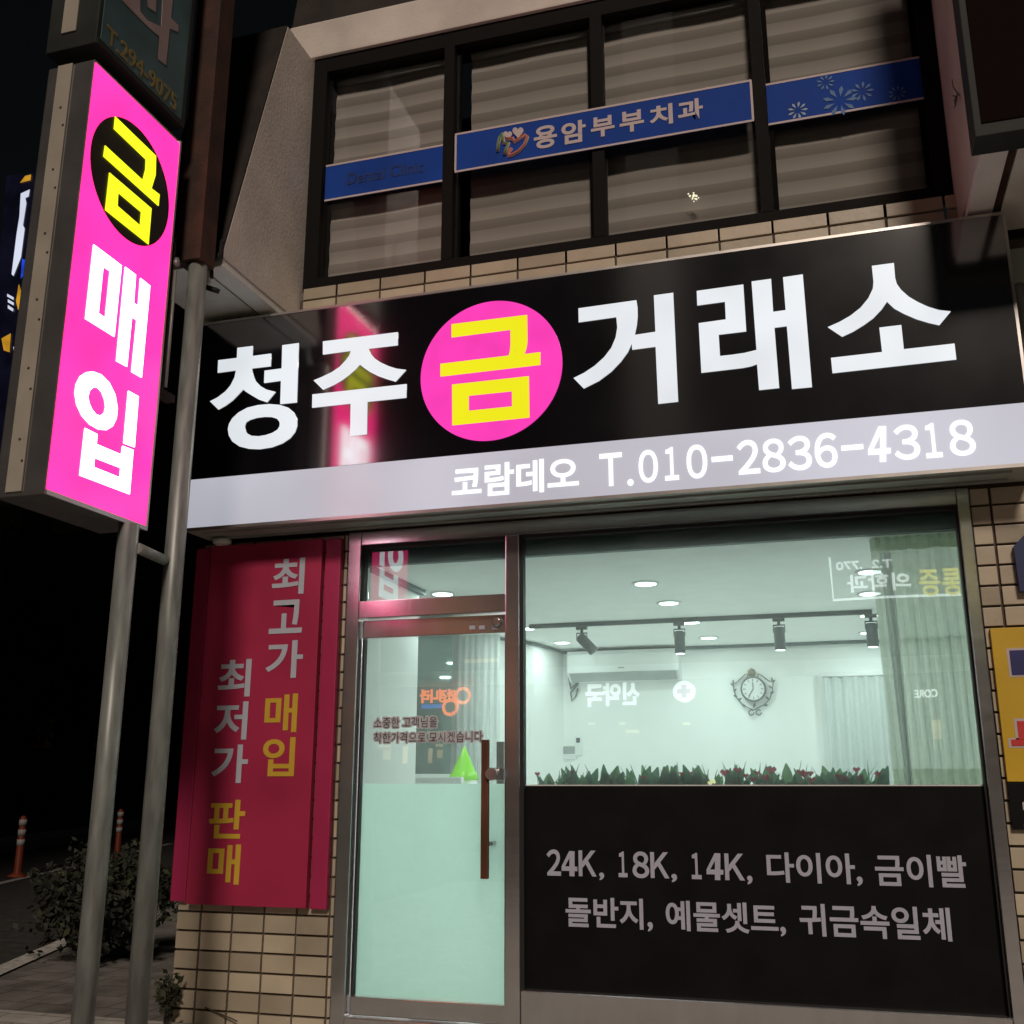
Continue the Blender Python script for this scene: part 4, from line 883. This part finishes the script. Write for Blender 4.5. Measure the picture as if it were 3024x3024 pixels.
# ================================================================== right-hand neighbours' signs
t = thing('yellow_wall_sign', 'yellow sign with navy and red characters on the tiles at the right edge', 'sign', (1.3, 5.47, Z(0)))
MB().box(0.738, 1.9, 5.455, 5.484, Z(0.012), Z(0.722), 0.003).build('panel', M['signyellow'], t)
wy = lambda body, l, r, b, tp, m, wt, th, nm: write(nm, body, l, r, b, tp, lambda u, v, w_: Vector((u, 5.4545 - th / 2 - w_, v)), m, t, wt, th)
a, b_ = PY(2979, 1912, 5.455), PY(2979, 2018, 5.455)
wy('미', a.x - 0.012, a.x + 0.312, b_.z - 0.012, a.z + 0.012, M['white'], 0.09, 0.001, 'lettering_outline'); wy('미', a.x, a.x + 0.30, b_.z, a.z, M['navy'], 0.05, 0.004, 'navy_lettering')
a, b_ = PY(2979, 2130, 5.455), PY(2979, 2236, 5.455)
wy('부', a.x - 0.012, a.x + 0.312, b_.z - 0.012, a.z + 0.012, M['white'], 0.09, 0.001, 'lettering_outline'); wy('부', a.x, a.x + 0.30, b_.z, a.z, M['red'], 0.05, 0.004, 'red_lettering')
t = thing('black_wall_sign', 'small black sign with white characters directly below the yellow sign', 'sign', (1.3, 5.47, Z(-0.2)))
MB().box(0.737, 1.9, 5.458, 5.484, Z(-0.20), Z(0.008), 0.003).build('panel', M['blackfilm'], t)
a, b_ = PY(3016, 2362, 5.455), PY(3016, 2440, 5.455)
write('white_lettering', '2', a.x, a.x + 0.11, b_.z, a.z, lambda u, v, w_: Vector((u, 5.4565 - w_, v)), M['white'], t, 0.03, 0.002)
a = PY(2991, 1602, 5.45); b_ = PY(2999, 1748, 5.45)
pts = [(a.x + 0.0, a.z - 0.02), (a.x + 0.05, a.z + 0.03), (1.5, a.z + 0.03), (1.5, b_.z), (a.x + 0.005, b_.z)]
tag(MB().prism(pts, 'y', 5.44, 5.484).build('blue_wall_sign', M['bluedk']), 'dark blue sign with a cut corner above the yellow sign', 'sign')
# dark sign box on the sloped cladding, top right
a = PY(2881, 402, 4.42); 
t = thing('dark_sign_box', 'large unlit dark brown sign box at the top right corner', 'sign', (1.8, 4.5, a.z))
MB().box(a.x, 3.1, 4.425, 4.58, a.z, Z(5.2), 0.004).build('sign_box', M['greyframe'], t)
MB().box(a.x + 0.03, 3.07, 4.418, 4.424, a.z + 0.06, Z(5.2) - 0.03).build('sign_face', M['brown'], t)
q = PX(2833, 283, RXR - 0.004)
tw = MB(); rnd = random.Random(5)
for i in range(9):
    an = rnd.uniform(0, 6.28); L_ = rnd.uniform(0.03, 0.09)
    p = q + Vector((-0.01, 0, 0)); e = p + Vector((-rnd.uniform(0, 0.02), math.cos(an) * L_, math.sin(an) * L_))
    tw.tube([p, (p + e) / 2 + Vector((0, rnd.uniform(-.01, .01), rnd.uniform(-.01, .01))), e], 0.003, 4)
tw.tube([q, q + Vector((-0.015, 0.05, 0.09)), q + Vector((-0.01, 0.09, 0.16))], 0.003, 4)
tag(tw.build('cable_tangle', M['iron']), 'small dark tangle of wire on the pink-lit reveal at the right', 'wire')
# bracket lamp under the left soffit
t = thing('bracket_lamp', 'small dark floodlight on a bent bracket under the left soffit', 'floodlight', (-3.2, 4.72, Z(ZB)))
q = lambda x, y: PY(520 + x / 4.83, 640 + y / 4.83, 4.60)
MB().tube([q(470, 600), q(640, 560)], 0.022, 6).build('lamp_head', M['greyframe'], t)
MB().tube([q(440, 650), q(470, 960)], 0.016, 6).build('arm', M['soffit'], t)
MB().tube([q(360, 985), q(600, 1060)], 0.018, 4).build('foot', M['greyframe'], t)
MB().tube([q(510, 880), q(510, 760)], 0.010, 6).build('rusty_bolt', M['rust'], t)
# sign end bracket at the right
tag(MB().box(1.0, 1.10, 5.30, 5.48, Z(2.42), Z(2.60), 0.01).tube([(1.03, 5.35, Z(2.42)), (1.05, 5.37, Z(1.9)), (1.06, 5.36, Z(1.6))], 0.03, 8).build('wall_bracket', M['alugrey']), 'pale metal bracket at the right end of the main sign', 'bracket')

# ================================================================== street, left
for (px, py), lb in (((345, 2530), 'orange delineator post with three white bands, between the two grey posts'), ((50, 2590), 'orange delineator post with three white bands, at the far left edge')):
    q = PZ(px, py, 0.008); t = thing('delineator_post', lb, 'traffic post', q, 'orange delineator posts along the road')
    MB().lathe([(0.13, 0.009), (0.13, 0.03), (0.06, 0.06), (0.052, 0.08), (0.046, 0.80), (0.03, 0.83), (0.0, 0.84)], (q.x, q.y, 0), 20).build('post_body', M['orange'], t)
    for z_ in (0.43, 0.565, 0.70): MB().lathe([(0.054, z_), (0.054, z_ + 0.085)], (q.x, q.y, 0), 20).build('white_band', M['reflective'], t)
def leaves(n, fn, s, seed, name, m, parent):
    rnd = random.Random(seed); mb_ = MB()
    for i in range(n):
        p = fn(rnd); a = Vector((rnd.gauss(0, 1), rnd.gauss(0, 1), rnd.gauss(0, 1))).normalized(); b = a.orthogonal().normalized(); z_ = s * rnd.uniform(0.6, 1.4)
        mb_.quad(p - a * z_, p + b * z_ * 0.5, p + a * z_, p - b * z_ * 0.5)
    return mb_.build(name, m, parent)
def blob(c, rad):
    def fn(r):
        while True:
            v = Vector((r.uniform(-1, 1), r.uniform(-1, 1), r.uniform(-1, 1)))
            if 0.3 < v.length < 1: break
        k = 0.75 + 0.35 * math.sin(v.x * 7 + v.z * 5) * math.cos(v.y * 6)
        return Vector(c) + Vector((v.x * rad[0] * k, v.y * rad[1] * k, v.z * rad[2] * k))
    return fn
t = thing('dark_bush', 'dark clipped shrub standing behind the grey posts beside the pavement', 'bush', (-5.35, 6.9, 0))
leaves(5200, blob((-5.35, 7.1, 0.42), (0.62, 0.62, 0.46)), 0.03, 3, 'foliage', M['foliage'], t)
leaves(250, blob((-5.3, 7.05, 0.45), (0.6, 0.6, 0.45)), 0.03, 4, 'foliage', M['foliageb'], t)
MB().tube([(-5.35, 7.1, 0), (-5.33, 7.1, 0.35)], 0.04, 6).build('stem', M['bark'], t)
t = thing('wall_weed', 'small weed sprouting at the left foot of the tiled wall', 'plant', (-3.62, 5.4, 0))
leaves(160, blob((-3.60, 5.42, 0.15), (0.085, 0.06, 0.15)), 0.022, 8, 'foliage', M['foliageb'], t)
MB().tube([(-3.61, 5.42, 0.0), (-3.60, 5.42, 0.2)], 0.006, 5).build('stem', M['bark'], t)
tag(MB().tube([PY(605, 2975, 5.47), PY(640, 2990, 5.47), PY(680, 3006, 5.45), PY(700, 3016, 5.44)], 0.004, 5).build('loose_wire', M['mortar']), 'thin loose wire at the foot of the tiled wall', 'wire')
for i, (x, y, h, r, lb) in enumerate(((-26.5, 36, 10, 4.0, 'dark leafy tree across the road, left of the grey posts'), (-30, 36, 12, 4.8, 'tall dark tree at the far left edge across the road'), (-23.5, 37, 9.5, 3.8, 'dark tree across the road seen between the grey posts'), (-34, 39, 13, 5.5, 'largest dark tree beyond the far left edge'))):
    t = thing('roadside_tree', lb, 'tree', (x, y, 0), 'dark trees across the road')
    tr_ = MB().tube([(x, y, 0), (x + 0.2, y, h * 0.3), (x - 0.1, y + 0.2, h * 0.6)], 0.28, 8, r1=0.1)
    for k_ in range(5):
        an = k_ * 1.3; tr_.tube([(x, y, h * 0.35), (x + math.cos(an) * r * 0.4, y + math.sin(an) * r * 0.4, h * 0.55), (x + math.cos(an) * r * 0.7, y + math.sin(an) * r * 0.7, h * 0.7)], 0.1, 5, r1=0.03)
    tr_.build('trunk', M['bark'], t)
    leaves(2600, blob((x, y, h * 0.58), (r, r, h * 0.42)), 0.22, 60 + i, 'crown', M['foliage'], t)
t = thing('far_apartment', 'dim apartment block with balcony railings at the far left', 'building', (-34, 42, 0))
MB().box(-48, -27, 44, 54, 0, 26).build('wall', M['concrete'], t)
for i in range(6):
    for j in range(5):
        MB().box(-46 + j * 3.9, -44 + j * 3.9, 43.9, 43.98, 3 + i * 3.6, 4.6 + i * 3.6).build('window', M['darkglass'], t)

# ================================================================== the other side of the street (seen only as reflections in the glass; tower added for its shade)
t = thing('opposite_building', 'dark commercial block across the street, mirrored faintly in the shop glass, with an added unseen shading tower', 'building', (0, -10, 0))
YO = -9.0
MB().box(-48, 2.8, YO - 2.9, YO - 0.15, 0, 5.6).box(-70, -4.0, YO - 14, YO - 2.91, 0, 80).build('wall', M['concrete'], t)  # second box: unseen tower added to keep the far trees in shade
MB().box(-48, 2.8, YO - 0.148, YO - 0.05, 3.2, 3.5).build('cornice', M['soffit'], t)
def refl(px, py, yo=YO):                        # point across the street whose mirror image in the glass is seen along this pixel
    d = ray(px, py); q = d * ((2 * YG - yo) / d.y); return Vector((q.x, yo, q.z + H))
def rwrite(name, body, px, m, par, wt=0.03, th=0.05, yo=YO):
    l, r, tp, bt = px                           # as seen mirrored
    ym = (tp + bt) / 2; xm = (l + r) / 2
    a_, b2 = refl(l, ym, yo), refl(r, ym, yo); c_, d_ = refl(xm, tp, yo), refl(xm, bt, yo)
    return write(name, body, 0, 1, d_.z, c_.z, lambda u, v, w_: Vector((b2.x + (a_.x - b2.x) * u, yo + th / 2 + w_, v)), m, par, wt, th)
M['rwhite'] = lit('lit_white_far', (0.9, 1.0, 1.0), 4.5, var=0)
M['ryellow'] = lit('lit_yellow_far', (1.0, 0.85, 0.02), 3.2, var=0)
M['rorange'] = lit('lit_orange_far', (1.0, 0.20, 0.03), 8.0, var=0)
M['rorangedim'] = lit('lit_orange_board', (0.9, 0.32, 0.10), 0.7, var=0.3, scale=1)
M['rblue'] = lit('lit_blue_far', (0.05, 0.25, 1.0), 3.5, var=0)
M['rpurple'] = lit('lit_purple_far', (0.45, 0.16, 0.42), 3.0, var=0)
M['rwarm'] = lit('lit_warm_window_far', (1.0, 0.75, 0.38), 1.6, var=0.3, scale=2)
t = thing('pharmacy_sign', 'glowing white pharmacy lettering with a round cross sign, mirrored in the window', 'sign', refl(1800, 2050))
rwrite('lettering', '신약국', (1728, 1892, 2016, 2084), M['rwhite'], t, 0.04)
q = refl(2021, 2043); MB().lathe([(0.20, YO), (0.20, YO + 0.08)], (q.x, 0, q.z), 32, 'y').build('round_panel', M['rwhite'], t)
MB().box(q.x - 0.12, q.x + 0.12, YO + 0.081, YO + 0.1, q.z - 0.042, q.z + 0.042).box(q.x - 0.042, q.x + 0.042, YO + 0.0805, YO + 0.0995, q.z - 0.12, q.z + 0.12).build('cross', M['rpurple'], t)
t = thing('optician_sign', 'glowing orange optician lettering with spectacles, mirrored in the door glass', 'sign', refl(1310, 2060))
rwrite('lettering', '안경나라', (1240, 1345, 2035, 2076), M['rorange'], t, 0.04)
rg = MB()
for px, py in ((1330, 2090), (1368, 2055)):
    q = refl(px, py); rg.tube([(q.x + 0.15 * math.cos(i * 0.35), YO + 0.05, q.z + 0.15 * math.sin(i * 0.35)) for i in range(19)], 0.035, 6)
rg.build('spectacles', M['rorange'], t)
a, b_ = refl(1244, 2082), refl(1305, 2092); MB().box(b_.x, a.x, YO, YO + 0.05, b_.z, a.z).build('blue_strip', M['rblue'], t) if b_.x < a.x else MB().box(a.x, b_.x, YO, YO + 0.05, b_.z, a.z).build('blue_strip', M['rblue'], t)
t = thing('clinic_sign', 'glowing yellow and white clinic lettering with a phone number, mirrored in the window', 'sign', refl(2650, 1720))
rwrite('yellow_lettering', '통증', (2714, 2842, 1682, 1758), M['ryellow'], t, 0.012)
rwrite('white_lettering', '의학과', (2500, 2690, 1698, 1748), M['rwhite'], t, 0.02)
rwrite('phone_lettering', 'T.2  .770', (2466, 2636, 1660, 1684), M['rwhite'], t, 0.02)
a, b_, c_ = refl(2447, 1650), refl(2460, 1772), refl(2850, 1768)
MB().tube([a, b_, (c_.x, YO, b_.z)], 0.022, 6).build('frame_line', M['rwhite'], t)
t = thing('small_white_sign', 'small glowing white lettering, mirrored in the sage curtain pane', 'sign', refl(2735, 2046))
rwrite('lettering', 'CORE', (2702, 2768, 2036, 2060), M['rwhite'], t, 0.03)
t = thing('upstairs_sign', 'glowing orange board high on the block across the street, mirrored in the door rail', 'sign', refl(1300, 1830))
a, b_ = refl(1262, 1778), refl(1328, 1868); MB().box(min(a.x, b_.x), max(a.x, b_.x), YO, YO + 0.08, b_.z, a.z).build('panel', M['rorangedim'], t)
t = thing('street_window_row', 'row of warmly lit shop windows across the street, mirrored in the door', 'shopfront', refl(1250, 2230))
for x0, y0, x1, y1 in ((1068, 2198, 1080, 2240), (1110, 2198, 1152, 2206), (1132, 2212, 1152, 2240), (1190, 2202, 1202, 2252), (1265, 2210, 1275, 2252), (1285, 2198, 1306, 2206), (1290, 2215, 1305, 2238), (1258, 2160, 1264, 2168), (1292, 2160, 1298, 2168), (1306, 2160, 1312, 2168), (1082, 2290, 1088, 2296), (1368, 1945, 1472, 1952), (1735, 2132, 1755, 2140), (1830, 2132, 1848, 2140), (2016, 2132, 2036, 2140), (2755, 2125, 2785, 2180), (1850, 2155, 1890, 2164), (1335, 1772, 1362, 1860), (1510, 2075, 1540, 2105)):
    a, b_ = refl(x0, y0), refl(x1, y1)
    MB().box(min(a.x, b_.x), max(a.x, b_.x), YO - 0.04, YO, b_.z, a.z).build('lit_pane', M['rwarm'], t)
